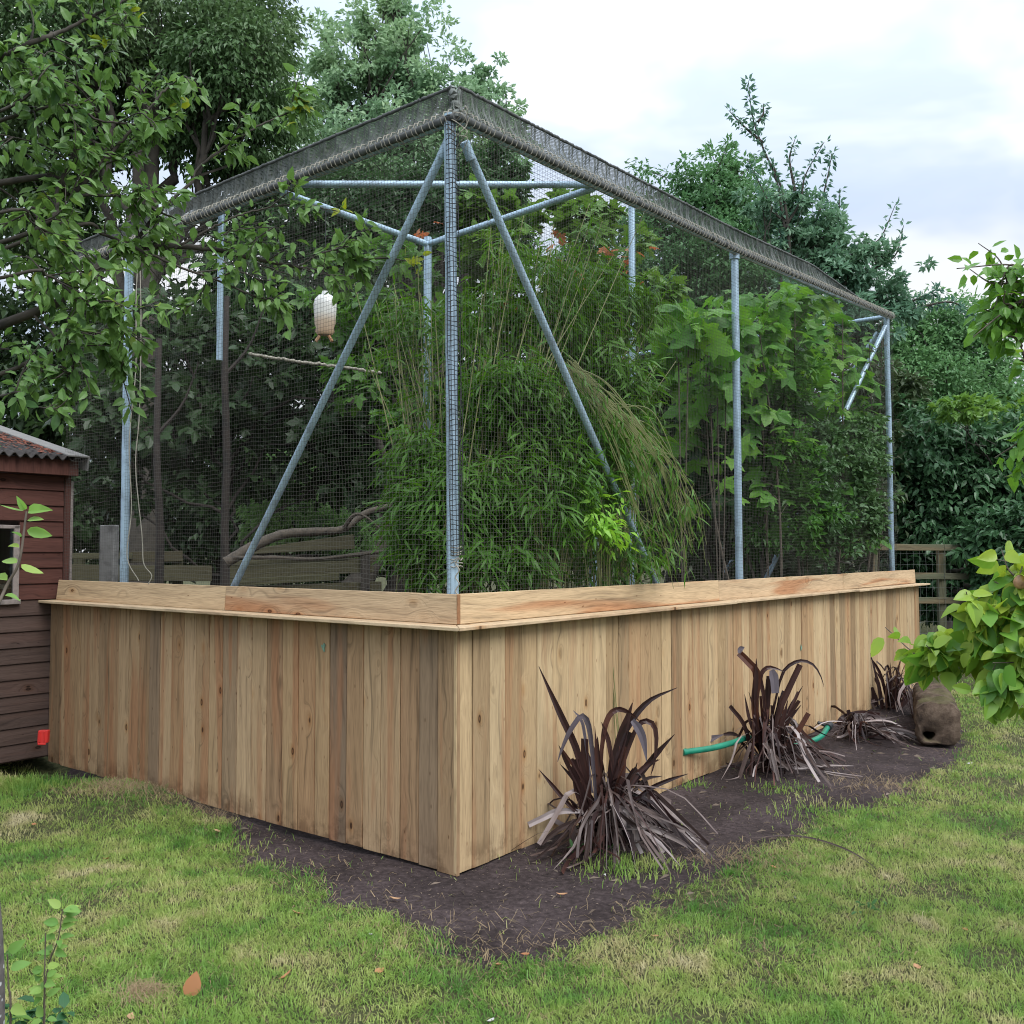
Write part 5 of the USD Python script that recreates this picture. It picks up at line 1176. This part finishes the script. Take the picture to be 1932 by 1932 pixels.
# ------------------------------------------------------------------ leafy branches near the camera
def node_leaves(c, k, n_per, L, W, r, kind, droop, pet=.02, spread=1.0, face=(0, -.6, .8)):
    t = norm(np.gradient(c, axis=0))
    out = []
    for j in k:
        for q in range(n_per if np.isscalar(n_per) else r.integers(n_per[0], n_per[1] + 1)):
            s_ = norm(r.normal(size=3)); s_ = norm(s_ - (s_ @ t[j]) * t[j])
            A_ = norm(s_ * spread + t[j] * r.uniform(.2, .8) - UP * droop * r.uniform(.2, 1.4))
            N_ = norm(np.array(face) + r.normal(size=3) * .55)
            l = L * r.uniform(.65, 1.25)
            P = c[j] + norm(s_ - UP * .2) * pet * r.uniform(.4, 1.2)
            out.append((l, P, leaves(P[None], A_[None], N_[None], l, W * l / L * r.uniform(.85, 1.15), kind, r), c[j]))
    return out
def leafy_tree(t_, boughs, r, L, W, material, kind, r0, bark, twig=(5, .35), n_per=(2, 5), droop=.6, keep=300, pet=.02, step=3, extra=(), sub=True, noleaf=0, tw_k=.58):
    woods, lv = [], []
    for pts, rad0, rad1, ntw in boughs:
        woods.append([]); own = woods[-1]
        c = curve(np.array([at(*p) if not isinstance(p, np.ndarray) else p for p in pts]), max(24, 9 * len(pts)))
        n = len(c)
        own.append(tube(c + r.normal(0, .002, c.shape), np.linspace(rad0, rad1, n), 7))
        t = norm(np.gradient(c, axis=0))
        for q in range(int(round(ntw * tw_k))):
            j = int(r.uniform(.12, 1.0) * (n - 1))
            d_ = norm(r.normal(size=3) * [1, .7, .9] + t[j] * .9 + UP * .25)
            ln = twig[1] * r.uniform(.5, 1.3) * (1 - .35 * j / n)
            tw_ = curve(np.array([c[j], c[j] + d_ * ln * .5 + r.normal(0, .02, 3), c[j] + d_ * ln + r.normal(0, .05, 3) - UP * .04 * ln / .3]), 14)
            own.append(tube(tw_, np.linspace(.0045, .0018, 14), 4))
            lv += node_leaves(tw_, range(2, 14, 2), n_per, L, W, r, kind, droop, pet)
            if sub:
                for _ in range(2):
                    j2 = r.integers(4, 13); d2 = norm(d_ + r.normal(size=3) * .8)
                    t2 = curve(np.array([tw_[j2], tw_[j2] + d2 * ln * .25, tw_[j2] + d2 * ln * .45 - UP * .02]), 8)
                    own.append(tube(t2, np.linspace(.003, .0014, 8), 4)); lv += node_leaves(t2, range(2, 8, 2), n_per, L, W, r, kind, droop, pet)
        lv += node_leaves(c, range(max(noleaf, n // 4), n, step), n_per, L, W, r, kind, droop, pet)
    return woods, lv
def in_frame(P, m=60):
    q = project(P); return -m < q[0] < 1932 + m and -m < q[1] < 1932 + m
def finish_leaves(t_, lv, material, keep, name='leaf', rest='small_leaves', soft=False):
    lv = [x for x in lv if in_frame(x[1])]
    lv.sort(key=lambda x: -x[0] / x[1][1])
    for x in lv[:keep]:
        obj(name, x[2], material, t_, smooth=soft)
    if len(lv) > keep:
        obj(rest, cat([x[2] for x in lv[keep:]]), material, t_, kind='stuff', smooth=soft)
    return len(lv)
ra = np.random.default_rng(51)
ap_foot = np.array([-3.5, 4.3, 0.0])
ap = thing('apple_tree', ap_foot, 'leafy fruit tree overhanging from the upper left in front of the aviary', 'tree')
apt = curve(np.array([[-3.5, 4.3, -.05], [-3.45, 4.3, 1.0], [-3.5, 4.35, 2.0], [-3.35, 4.4, 3.2], [-3.4, 4.5, 4.6]]), 30)
obj('trunk', tube(apt, np.linspace(.13, .05, 30), 12), M_bark, ap, smooth=60)
Tq = lambda z: apt[np.abs(apt[:, 2] - z).argmin()]
B = [
 ([Tq(2.3), (60, 592, 4.5), (150, 525, 4.65), (250, 470, 4.8), (380, 468, 5.0), (480, 488, 5.1), (600, 508, 5.15), (690, 488, 5.2), (785, 493, 5.25)], 0.0245, .003, 19),
 ([(240, 475, 4.8), (300, 400, 4.85), (360, 345, 4.9), (372, 320, 4.95), (440, 265, 5.0), (520, 222, 5.1), (572, 208, 5.15)], 0.0112, .003, 13),
 ([Tq(3.0), (60, 335, 4.5), (130, 365, 4.6), (190, 310, 4.65), (240, 255, 4.7), (310, 172, 4.8), (330, 168, 4.85)], 0.0175, .003, 22),
 ([Tq(3.5), (40, 90, 4.4), (110, 62, 4.5), (190, 22, 4.6), (265, -12, 4.7)], 0.0154, .004, 20),
 ([Tq(2.7), (50, 440, 4.45), (110, 350, 4.5), (150, 250, 4.5), (140, 160, 4.6)], 0.0140, .003, 24),
 ([Tq(2.0), (60, 682, 4.5), (130, 640, 4.6), (190, 630, 4.7), (222, 690, 4.75)], 0.0126, .003, 20),
 ([(330, 468, 4.9), (400, 430, 4.95), (470, 400, 5.0), (560, 385, 5.05), (640, 400, 5.1)], 0.0070, .0025, 6),
 ([(60, 592, 4.5), (110, 640, 4.45), (140, 680, 4.5), (125, 715, 4.5)], 0.0070, .003, 12),
 ([Tq(1.9), (-10, 750, 4.2), (30, 755, 4.25), (55, 765, 4.3)], 0.0084, .003, 5),
 ([Tq(3.2), (80, 205, 4.5), (190, 228, 4.6), (290, 238, 4.7)], 0.0112, .003, 18),
 ([(130, 367, 4.6), (230, 372, 4.7), (300, 400, 4.8), (380, 430, 4.9)], 0.0084, .003, 12),
 ([Tq(2.6), (110, 435, 4.6), (200, 445, 4.7), (330, 500, 4.8), (450, 545, 4.9), (530, 590, 5.0)], 0.0112, .003, 13),
 ([Tq(2.5), (20, 520, 4.3), (90, 520, 4.35), (160, 570, 4.4), (230, 600, 4.5)], 0.0098, .003, 22),
 ([Tq(3.3), (20, 200, 4.3), (60, 130, 4.35), (110, 150, 4.4)], 0.0098, .003, 18),
 ([Tq(2.9), (0, 400, 4.2), (60, 420, 4.3), (140, 470, 4.4)], 0.0098, .003, 20),
 ([(380, 468, 5.0), (430, 440, 5.0), (470, 430, 5.0), (540, 430, 5.05)], 0.0049, .002, 4),
 ([(560, 505, 5.1), (600, 480, 5.1), (640, 470, 5.15), (665, 480, 5.2)], 0.0042, .002, 7),
]
wd, lv = leafy_tree(ap, B, ra, .069, .037, M_apple, 'near', .03, M_barklight, twig=(5, .30), n_per=(1, 3), droop=.7)
for w_ in wd: obj('branch', cat(w_), M_bark, ap, smooth=60)
print('apple leaves', finish_leaves(ap, lv, M_apple, 299))
tipl = []
for u, v, y in ((555, 215, 5.1), (570, 205, 5.15), (350, 205, 4.85), (640, 395, 5.1), (770, 500, 5.2), (785, 487, 5.25), (660, 485, 5.2), (265, 15, 4.7), (560, 200, 5.1), (185, 70, 4.6)):
    for _ in range(4):
        P = at(u + ra.normal(0, 10), v + ra.normal(0, 9), y); tipl.append(leaves(P[None], norm(np.array([ra.normal(), -.2, ra.normal() * .5 + .2]))[None], norm(np.array([0, -.8, .6]) + ra.normal(size=3) * .5)[None], .06, .034, 'near', ra))
obj('young_leaves', cat(tipl), leafy('leaf_young', [(0, (.14, .24, .03)), (1, (.30, .34, .04))], .4, .4), ap, kind='stuff')

rp2 = np.random.default_rng(52)
pe = thing('pear_tree', np.array([2.5, 3.6, 0]), 'pear tree reaching in from the right edge with big glossy light green leaves', 'tree')
pt = curve(np.array([[2.55, 3.6, -.05], [2.5, 3.6, .5], [2.45, 3.62, 1.2], [2.42, 3.65, 2.2], [2.4, 3.65, 3.2]]), 24)
obj('trunk', tube(pt, np.linspace(.10, .035, 24), 12), M_bark, pe, smooth=60)
Pq = lambda z: pt[np.abs(pt[:, 2] - z).argmin()]
B2 = [
 ([Pq(.75), (2004, 1276, 3.60), (1944, 1206, 3.67), (1894, 1196, 3.71), (1834, 1221, 3.74), (1774, 1231, 3.78), (1749, 1236, 3.82)], .022, .004, 10),
 ([Pq(.9), (1994, 1206, 3.53), (1959, 1231, 3.53), (1924, 1261, 3.53), (1884, 1286, 3.53), (1854, 1316, 3.53)], .018, .004, 9),
 ([Pq(1.1), (1974, 1142, 3.60), (1914, 1157, 3.60), (1864, 1162, 3.60), (1834, 1182, 3.60)], .016, .004, 10),
 ([Pq(1.2), (2004, 1097, 3.53), (1964, 1102, 3.53), (1929, 1112, 3.53)], .012, .004, 7),
 ([Pq(.6), (1994, 1336, 3.74), (1944, 1266, 3.74), (1904, 1236, 3.82)], .014, .004, 3),
]
wd, lv = leafy_tree(pe, B2, rp2, .080, .056, M_pear, 'broad', .03, M_barklight, twig=(5, .13), n_per=(2, 4), tw_k=1.0, droop=1.1, pet=.04, step=2, sub=False)
ROI = lambda P: True
B3 = [
 ([Pq(2.6), (1960, 560, 3.53), (1915, 575, 3.53), (1885, 600, 3.56), (1860, 625, 3.60)], .012, .003, 9),
 ([Pq(2.8), (1975, 530, 3.53), (1935, 515, 3.53), (1910, 530, 3.53), (1880, 560, 3.60)], .010, .003, 9),
 ([Pq(2.3), (1960, 690, 3.53), (1930, 660, 3.53), (1915, 620, 3.53)], .010, .003, 4),
 ([Pq(2.0), (1970, 800, 3.46), (1945, 820, 3.49), (1930, 870, 3.53)], .010, .003, 4),
]
wd3, lv3 = leafy_tree(pe, B3, rp2, .055, .034, M_pear, 'near', .03, M_barklight, twig=(5, .16), n_per=(1, 3), tw_k=1.0, droop=.9, pet=.03, step=2, sub=False)
for w_ in wd + wd3: obj('branch', cat(w_), M_barklight, pe, smooth=60)
print('pear leaves', finish_leaves(pe, lv, M_pear, 262, soft=50), finish_leaves(pe, lv3, M_pear, 36, rest='upper_leaves'))
pf_ = at(1925, 1098, 3.49)
m = trimesh.creation.icosphere(3, .024); v = np.array(m.vertices); v[:, 2] *= 1.1; v[:, :2] *= (1 - .25 * np.clip(v[:, 2:] / .035, 0, 1))
prt = thing('pear', pf_, 'brownish pear hanging at the right edge above the big leaves', 'pear')
obj('fruit', (v + pf_, np.array(m.faces)), plain('pear_skin', (.36, .20, .10), .5, .3, 25), prt, smooth=True)
obj('stalk', tube([pf_ + [0, 0, .03], pf_ + [.01, 0, .06], Pq(1.35) * .2 + (pf_ + [0, 0, .09]) * .8], .003, 5), M_barklight, prt)
# young tree at the left edge
ry = np.random.default_rng(53)
yt_foot = np.array([-1.125, 2.05, 0.0])
yt = thing('young_tree', yt_foot, 'slim lichen-spotted young tree at the left edge with fresh pale green shoots', 'tree')
M_lichen = mat('lichen_bark', {'g': ('geometry', {}), 'n': ('noise_texture', {'scale': 28, 'detail': 5}), 'v': ('voronoi_texture', {'scale': 46}), 'r': ('rgb_ramp', {'ramp': [(.3, (.05, .045, .045)), (.6, (.12, .105, .10)), (.8, (.2, .19, .18))]}),
              'l': ('rgb_ramp', {'ramp': [(.0, (.42, .43, .42)), (.16, (.40, .41, .40)), (.24, (0, 0, 0))]}), 'x': ('mix', {'mix_type': 'lighten', 'fac': 1.0}), 'b': ('bump', {'strength': .7, 'distance': .006}), 'p': ('principled_bsdf', {'roughness': .9})},
              [('g.position', 'n.vector'), ('g.position', 'v.vector'), ('n.fac', 'r.fac'), ('v.distance', 'l.fac'), ('r.color', 'x.color1'), ('l.color', 'x.color2'), ('x.color', 'p.base_color'), ('n.fac', 'b.height'), ('b.normal', 'p.normal')])
ytc = curve(np.array([[-1.085, 2.05, -.05], [-1.095, 2.05, .4], [-1.112, 2.05, .85], [-1.19, 2.06, 1.15], [-1.22, 2.06, 1.9]]), 30)
obj('trunk', tube(ytc, np.linspace(.042, .026, 30) * (1 + ry.normal(0, .03, 30)), 14), M_lichen, yt, smooth=60)
def shoot(pts, lf, L, W, rad):
    c = curve(np.array([at(*p) if not isinstance(p, np.ndarray) else p for p in pts]), 24)
    obj('shoot', tube(c, np.linspace(rad, rad * .5, 24), 7), M_barklight, yt, smooth=60)
    for (u, v, du, dv, s) in lf:
        j = np.abs(project(c) - [u, v]).sum(1).argmin(); P = c[j]; A_ = np.array([du, ry.normal(0, .35), -dv]); N_ = norm(np.array([0, -.75, .75]) + ry.normal(size=3) * .35)
        obj('leaf', leaves(P[None] + norm(A_) * .006, A_[None], N_[None], L * s, W * s, 'broad', ry), M_shoot, yt, smooth=50)
shoot([ytc[21], (-18, 1190, 2.05), (10, 1110, 2.1), (36, 1060, 2.1), (50, 965, 2.12)],
      [(50, 965, -.25, -1, .6), (50, 966, 1, -.15, .95), (50, 968, -1, -.25, .9), (46, 990, .9, -.1, .7), (44, 1000, 1, .25, .95), (40, 1010, -.3, -.5, .4), (34, 1056, 1, .5, .9), (30, 1060, -1, -.2, .9), (15, 1095, -1, -.3, .9), (5, 1125, 1, .1, .6), (0, 1140, -1, .5, .8), (40, 1040, -1, -.3, .5)], .055, .026, .0045)
lf2 = []
for (u, v) in ((105, 1720), (85, 1752), (100, 1745), (70, 1770), (95, 1800), (92, 1790), (78, 1830), (70, 1850), (60, 1870), (85, 1880), (75, 1910), (82, 1840)):
    for _ in range(3): lf2.append((u, v, ry.choice([-1, 1]) * ry.uniform(.5, 1), ry.uniform(-.5, .4), ry.uniform(.6, 1.0)))
foot2 = at(82, 2040, 2.25); foot2[2] = 0.0
shoot([foot2, (82, 1932, 2.25), (90, 1830, 2.25), (110, 1770, 2.25), (118, 1715, 2.25)], lf2[:18] + [(118, 1715, 1, -.1, 1.2), (118, 1716, -.6, -.5, .9)], .038, .022, .0025)
shoot([foot2 + [.01, 0, 0], (84, 1932, 2.22), (84, 1850, 2.2), (86, 1760, 2.2)], lf2[18:], .036, .023, .0025)
foot3 = at(20, 2060, 2.2); foot3[2] = 0.0
shoot([foot3, (20, 1932, 2.2), (16, 1860, 2.2), (14, 1800, 2.2)], [(16, 1860, -1, -.1, .9), (15, 1830, 1, -.3, .9), (14, 1800, -.6, -.6, .9), (14, 1802, .7, -.6, .9), (18, 1890, 1, .2, .9), (20, 1920, -1, .2, .9), (20, 1930, 1, .1, 1.0)], .046, .027, .003)
low = []
for k in range(46):
    P = at(ry.uniform(0, 130), ry.uniform(1890, 1990), 2.3); low.append(leaves(P[None], norm(ry.normal(size=3) * [1, 1, .4])[None], norm(UP + ry.normal(size=3) * .5)[None], ry.uniform(.03, .05), ry.uniform(.02, .03), 'near', ry))
obj('low_leaves', cat(low), leafy('leaf_low', [(0, (.03, .10, .04)), (1, (.07, .17, .07))], .45, .25), yt, kind='stuff')

# ------------------------------------------------------------------ grass, straw, litter, fallen leaves
rgx = np.random.default_rng(61)
def wall_side(x, y):
    d = np.stack([x, y, 0 * x], -1) - C
    s, t = d @ LV, d @ RV
    return (s > -.004) & (t > -.004)
def scatter(n, y0, y1, pw):
    y = y0 + (y1 - y0) * rgx.random(n) ** pw
    x = rgx.uniform(-1, 1, n) * (y * .545 + .15)
    return x, y
def blades(x, y, h, w, lie, r):
    n = len(x); z = ground_z(x, y)
    P = np.stack([x, y, z], -1)
    clump = meshkit.noise(np.stack([x * 9, y * 9, 0 * x], -1), 3) * 6.28 * 2
    a = clump + r.normal(0, 1.0, n)
    d = np.stack([np.cos(a), np.sin(a), 0 * a], -1)
    b = np.stack([-np.sin(a), np.cos(a), 0 * a], -1) * .5 + r.normal(size=(n, 3)) * [.5, .5, 0]; b = norm(b)
    m_ = P + d * (h * lie * .45)[:, None] + UP * (h * (1 - lie * .45) * .62)[:, None]
    t_ = P + d * (h * lie * 1.15)[:, None] + UP * (h * np.maximum(1 - lie, .18) * 1.0)[:, None]
    v = np.stack([P - b * w[:, None] / 2, P + b * w[:, None] / 2, m_ + b * w[:, None] * .42, m_ - b * w[:, None] * .42, t_], 1).reshape(-1, 3)
    f = np.array([[0, 1, 2], [0, 2, 3], [3, 2, 4]])[None] + (np.arange(n) * 5)[:, None, None]
    return v, f.reshape(-1, 3)
def grass_ok(x, y):
    sd = soil_dist(x, y)
    p = np.clip(sd / .22 + .16, 0.006, 1)
    thin = meshkit.fbm(np.stack([x * 2.1, y * 2.4, 0 * x], -1), 3, 31)
    p = p * np.clip((thin - .22) * 5, .25, 1)
    dL = np.stack([x, y, 0 * x], -1) - C; hol = (abs(dL @ LV - 3.86) < .40) & (dL @ NL < .27 + .05 * np.sin(x * 40))
    return (rgx.random(len(x)) < p) & ~wall_side(x, y) & ~hol
gparts = []
for n, y0, y1, pw, hh, ww in ((210000, 2.6, 6.0, 1.0, .036, .0034), (120000, 5.6, 11.0, .8, .042, .0055), (46000, 10, 17, 1.0, .055, .010)):
    x, y = scatter(n, y0, y1, pw); k = grass_ok(x, y); x, y = x[k], y[k]
    lush = meshkit.fbm(np.stack([x * 1.7, y * 1.7, 0 * x], -1), 3, 41)
    h = hh * rgx.uniform(.55, 1.3, len(x)) * (.62 + .85 * lush)
    gparts.append(blades(x, y, h, ww * rgx.uniform(.6, 1.2, len(x)), rgx.uniform(.2, 1.0, len(x)), rgx))
# longer tufts beside the shed, under the flax and along the bank
for (u, v, rr_, n, hh) in ((5, 1490, .22, 1600, .10), (1190, 1640, .14, 500, .07), (1560, 1530, .2, 400, .06), (330, 1590, .25, 500, .06), (1480, 1490, .12, 200, .05), (1290, 1480, .1, 150, .05)):
    g = on_ground(u, v); x = g[0] + rgx.normal(0, rr_, n); y = g[1] + rgx.normal(0, rr_ * .7, n); k = ~wall_side(x, y); x, y = x[k], y[k]
    gparts.append(blades(x, y, hh * rgx.uniform(.5, 1.2, len(x)), rgx.uniform(.003, .006, len(x)), rgx.uniform(.1, .7, len(x)), rgx))
xt, yt_ = scatter(420, 2.7, 9, 1.0); kt = (soil_dist(xt, yt_) > .04) & ~wall_side(xt, yt_)
for x0, y0 in zip(xt[kt], yt_[kt]):
    n = int(rgx.integers(25, 70)); rr_ = rgx.uniform(.015, .05); x = x0 + rgx.normal(0, rr_, n); y = y0 + rgx.normal(0, rr_, n); k = ~wall_side(x, y); x, y = x[k], y[k]
    gparts.append(blades(x, y, rgx.uniform(.04, .085) * rgx.uniform(.5, 1.2, len(x)), rgx.uniform(.0028, .005, len(x)), rgx.uniform(.2, 1.0, len(x)), rgx))
obj('grass', cat(gparts), M_grass, kind='stuff', label='short green and yellowing lawn grass', cat='grass')
sp = []
x, y = scatter(70000, 2.6, 10, 1.0); sdv = soil_dist(x, y)
pr = np.exp(-((sdv - .10) / .18) ** 2) * .26 + .16 * (sdv > .2) * (meshkit.fbm(np.stack([x * 1.6, y * 1.6, 0 * x], -1), 3, 77) > .5); k = (rgx.random(len(x)) < pr) & ~wall_side(x, y); x, y = x[k], y[k]
sp.append(blades(x, y, rgx.uniform(.03, .075, len(x)), rgx.uniform(.0022, .0042, len(x)), rgx.uniform(.9, 1.1, len(x)), rgx))
for (u, v, ra_, n) in ((215, 1500, .16, 900), (330, 1505, .25, 900), (265, 1885, .05, 420), (420, 1530, .2, 350), (1180, 1800, .32, 260), (760, 1790, .4, 300), (300, 1480, .2, 900), (1420, 1620, .2, 500), (1700, 1480, .3, 500)):
    g = on_ground(u, v); x = g[0] + rgx.normal(0, ra_, n); y = g[1] + rgx.normal(0, ra_ * .6, n); k = ~wall_side(x, y); x, y = x[k], y[k]
    sp.append(blades(x, y, rgx.uniform(.04, .11, len(x)), rgx.uniform(.0015, .003, len(x)), rgx.uniform(.8, 1.1, len(x)), rgx))
obj('dry_grass', cat(sp), M_straw, kind='stuff', label='dry straw-coloured grass clippings round the soil edge', cat='dry grass')
# bits on the soil
x, y = scatter(30000, 3.2, 10, 1.0); k = (soil_dist(x, y) < .05) & ~wall_side(x, y); x, y = x[k], y[k]
z = ground_z(x, y); n = len(x); aa_ = rgx.uniform(0, 6.28, n)
Ls = np.where(rgx.random(n) < .045, rgx.uniform(.02, .09, n), .003 + .014 * rgx.random(n) ** 2.5); Ws = np.where(Ls > .0195, rgx.uniform(.0012, .003, n), Ls * rgx.uniform(.2, .6, n))
lt_ = leaves(np.stack([x, y, z + .004], -1), np.stack([np.cos(aa_), np.sin(aa_), rgx.normal(0, .08, n)], -1), norm(np.stack([rgx.normal(0, .3, n), rgx.normal(0, .3, n), np.ones(n)], -1)), Ls, Ws, 'far')
obj('soil_litter', lt_, M_litter, kind='stuff', label='twigs, chips and dry leaf scraps scattered over the bare soil', cat='litter')
def ground_leaf(u, v, L_, W_, name, label, material, catn, group=None, tilt=None, curl=.35, z=.012):
    g = on_ground(u, v); g[2] = float(ground_z(g[0], g[1])) + z
    nrm = norm(UP + rgx.normal(0, .25, 3)) if tilt is None else norm(np.array(tilt, float))
    v_, f_ = flat_leaf(g, rgx.uniform(0, 6.28), L_, W_, nrm, curl)
    v2 = v_ - nrm * .0012
    e2 = []
    return obj(name, (np.vstack([v_, v2]), np.vstack([f_, f_[:, ::-1] + len(v_)])), material, label=label, cat=catn, group=group, smooth=60)
g = on_ground(357, 1885); g[2] = float(ground_z(g[0], g[1]))
bl = leaves((g + [0, 0, .004])[None], norm(np.array([.25, .15, 1.0]))[None], norm(np.array([.35, -1, .25]))[None], .085, .062, 'broad')
obj('fallen_leaf', (np.vstack([bl[0], bl[0] + [0, .0015, .0005]]), np.vstack([bl[1], bl[1][:, ::-1] + len(bl[0])])), M_deadleaf, label='large curled brown dead leaf standing up in the lawn at lower left', cat='leaf', smooth=60)
for u, v, lab in ((540, 1845, 'small orange leaf on the lawn, right of the large curled brown leaf'), (745, 1700, 'small dead leaf on the soil edge below the left planks'),
    (715, 1832, 'small orange leaf on the lawn, below the soil edge'), (990, 1800, 'orange-brown leaf in the thin grass just below the middle of the soil'), (940, 1818, 'pale brown leaf beside the orange leaf below the soil'),
    (560, 1728, 'small brown leaf on the lawn left of the soil'), (1060, 1690, 'small dead leaf on bare soil in front of the wall corner'), (410, 1565, 'small orange leaf on the grass near the left planks'),
    (65, 1555, 'small brown leaf on the lawn near the shed'), (200, 1618, 'small orange leaf on the lawn at left, below the mown bank'), (1730, 1835, 'orange leaf lying alone on the lawn at lower right'),
    (245, 1930, 'small orange leaf at the bottom edge, below the dry grass heap'), (1820, 1755, 'small brown leaf on the lawn at the right side'), (1460, 1640, 'small dead leaf on the grass below the dry strap leaf'),
    (1235, 1775, 'small orange leaf in the worn grass patch right of the soil tip')):
    ground_leaf(u, v, rgx.uniform(.03, .055), rgx.uniform(.018, .03), 'fallen_leaf', lab, M_deadleaf, 'leaf')
M_feather = plain('pale_feather', (.42, .41, .39), .7, .1, 40)
for u, v, lab in ((925, 1920, 'white feather at the bottom edge, in the middle of the lawn'), (700, 1772, 'small white scrap on the grass left of the soil tip'), (1140, 1655, 'pale scrap on the soil under the biggest flax clump'),
    (1830, 1440, 'whitish scrap on the grass in front of the hollow log'), (1500, 1705, 'small pale scrap on the lawn below the middle flax clump')):
    ground_leaf(u, v, rgx.uniform(.03, .05), rgx.uniform(.012, .02), 'feather', lab, M_feather, 'scrap')
tw1 = thing('fallen_leaf_strip', on_ground(1500, 1590), 'long dry brown strap leaf lying across the soil edge in front of the middle clump', 'leaf')
pp = [on_ground(u, v) for u, v in ((1420, 1585), (1490, 1582), (1550, 1592), (1610, 1615), (1660, 1645))]
pp = np.array([[q[0], q[1], float(ground_z(q[0], q[1])) + .025] for q in pp])
obj('strip', blade(pp, .022, fold=.1, face=[0, -.2, 1], n=24), M_phormium_dead, tw1)
# weeds at the foot of the flax
for i_, (u, v, n, lab) in enumerate(((1130, 1585, 40, 'small green weeds under the front skirt of the biggest flax clump'), (1105, 1610, 30, 'low green weeds left of the biggest flax clump'), (1640, 1720, 14, 'broad-leaved weed in the thin grass right of the soil'))):
    g = on_ground(u, v); P = g + rgx.normal(0, .05, (n, 3)) * [1.2, .8, 0]; P[:, 2] = ground_z(P[:, 0], P[:, 1]) + rgx.uniform(.01, .05, n)
    th_ = thing('weed', [g[0], g[1], float(ground_z(g[0], g[1]))], lab, 'weed')
    obj('leaves', leaves(P, norm(rgx.normal(size=(n, 3)) * [1, 1, .3] + UP * .3), norm(UP + rgx.normal(size=(n, 3)) * .4), rgx.uniform(.02, .05, n), rgx.uniform(.012, .022, n), 'near'), M_weed, th_, kind='stuff')
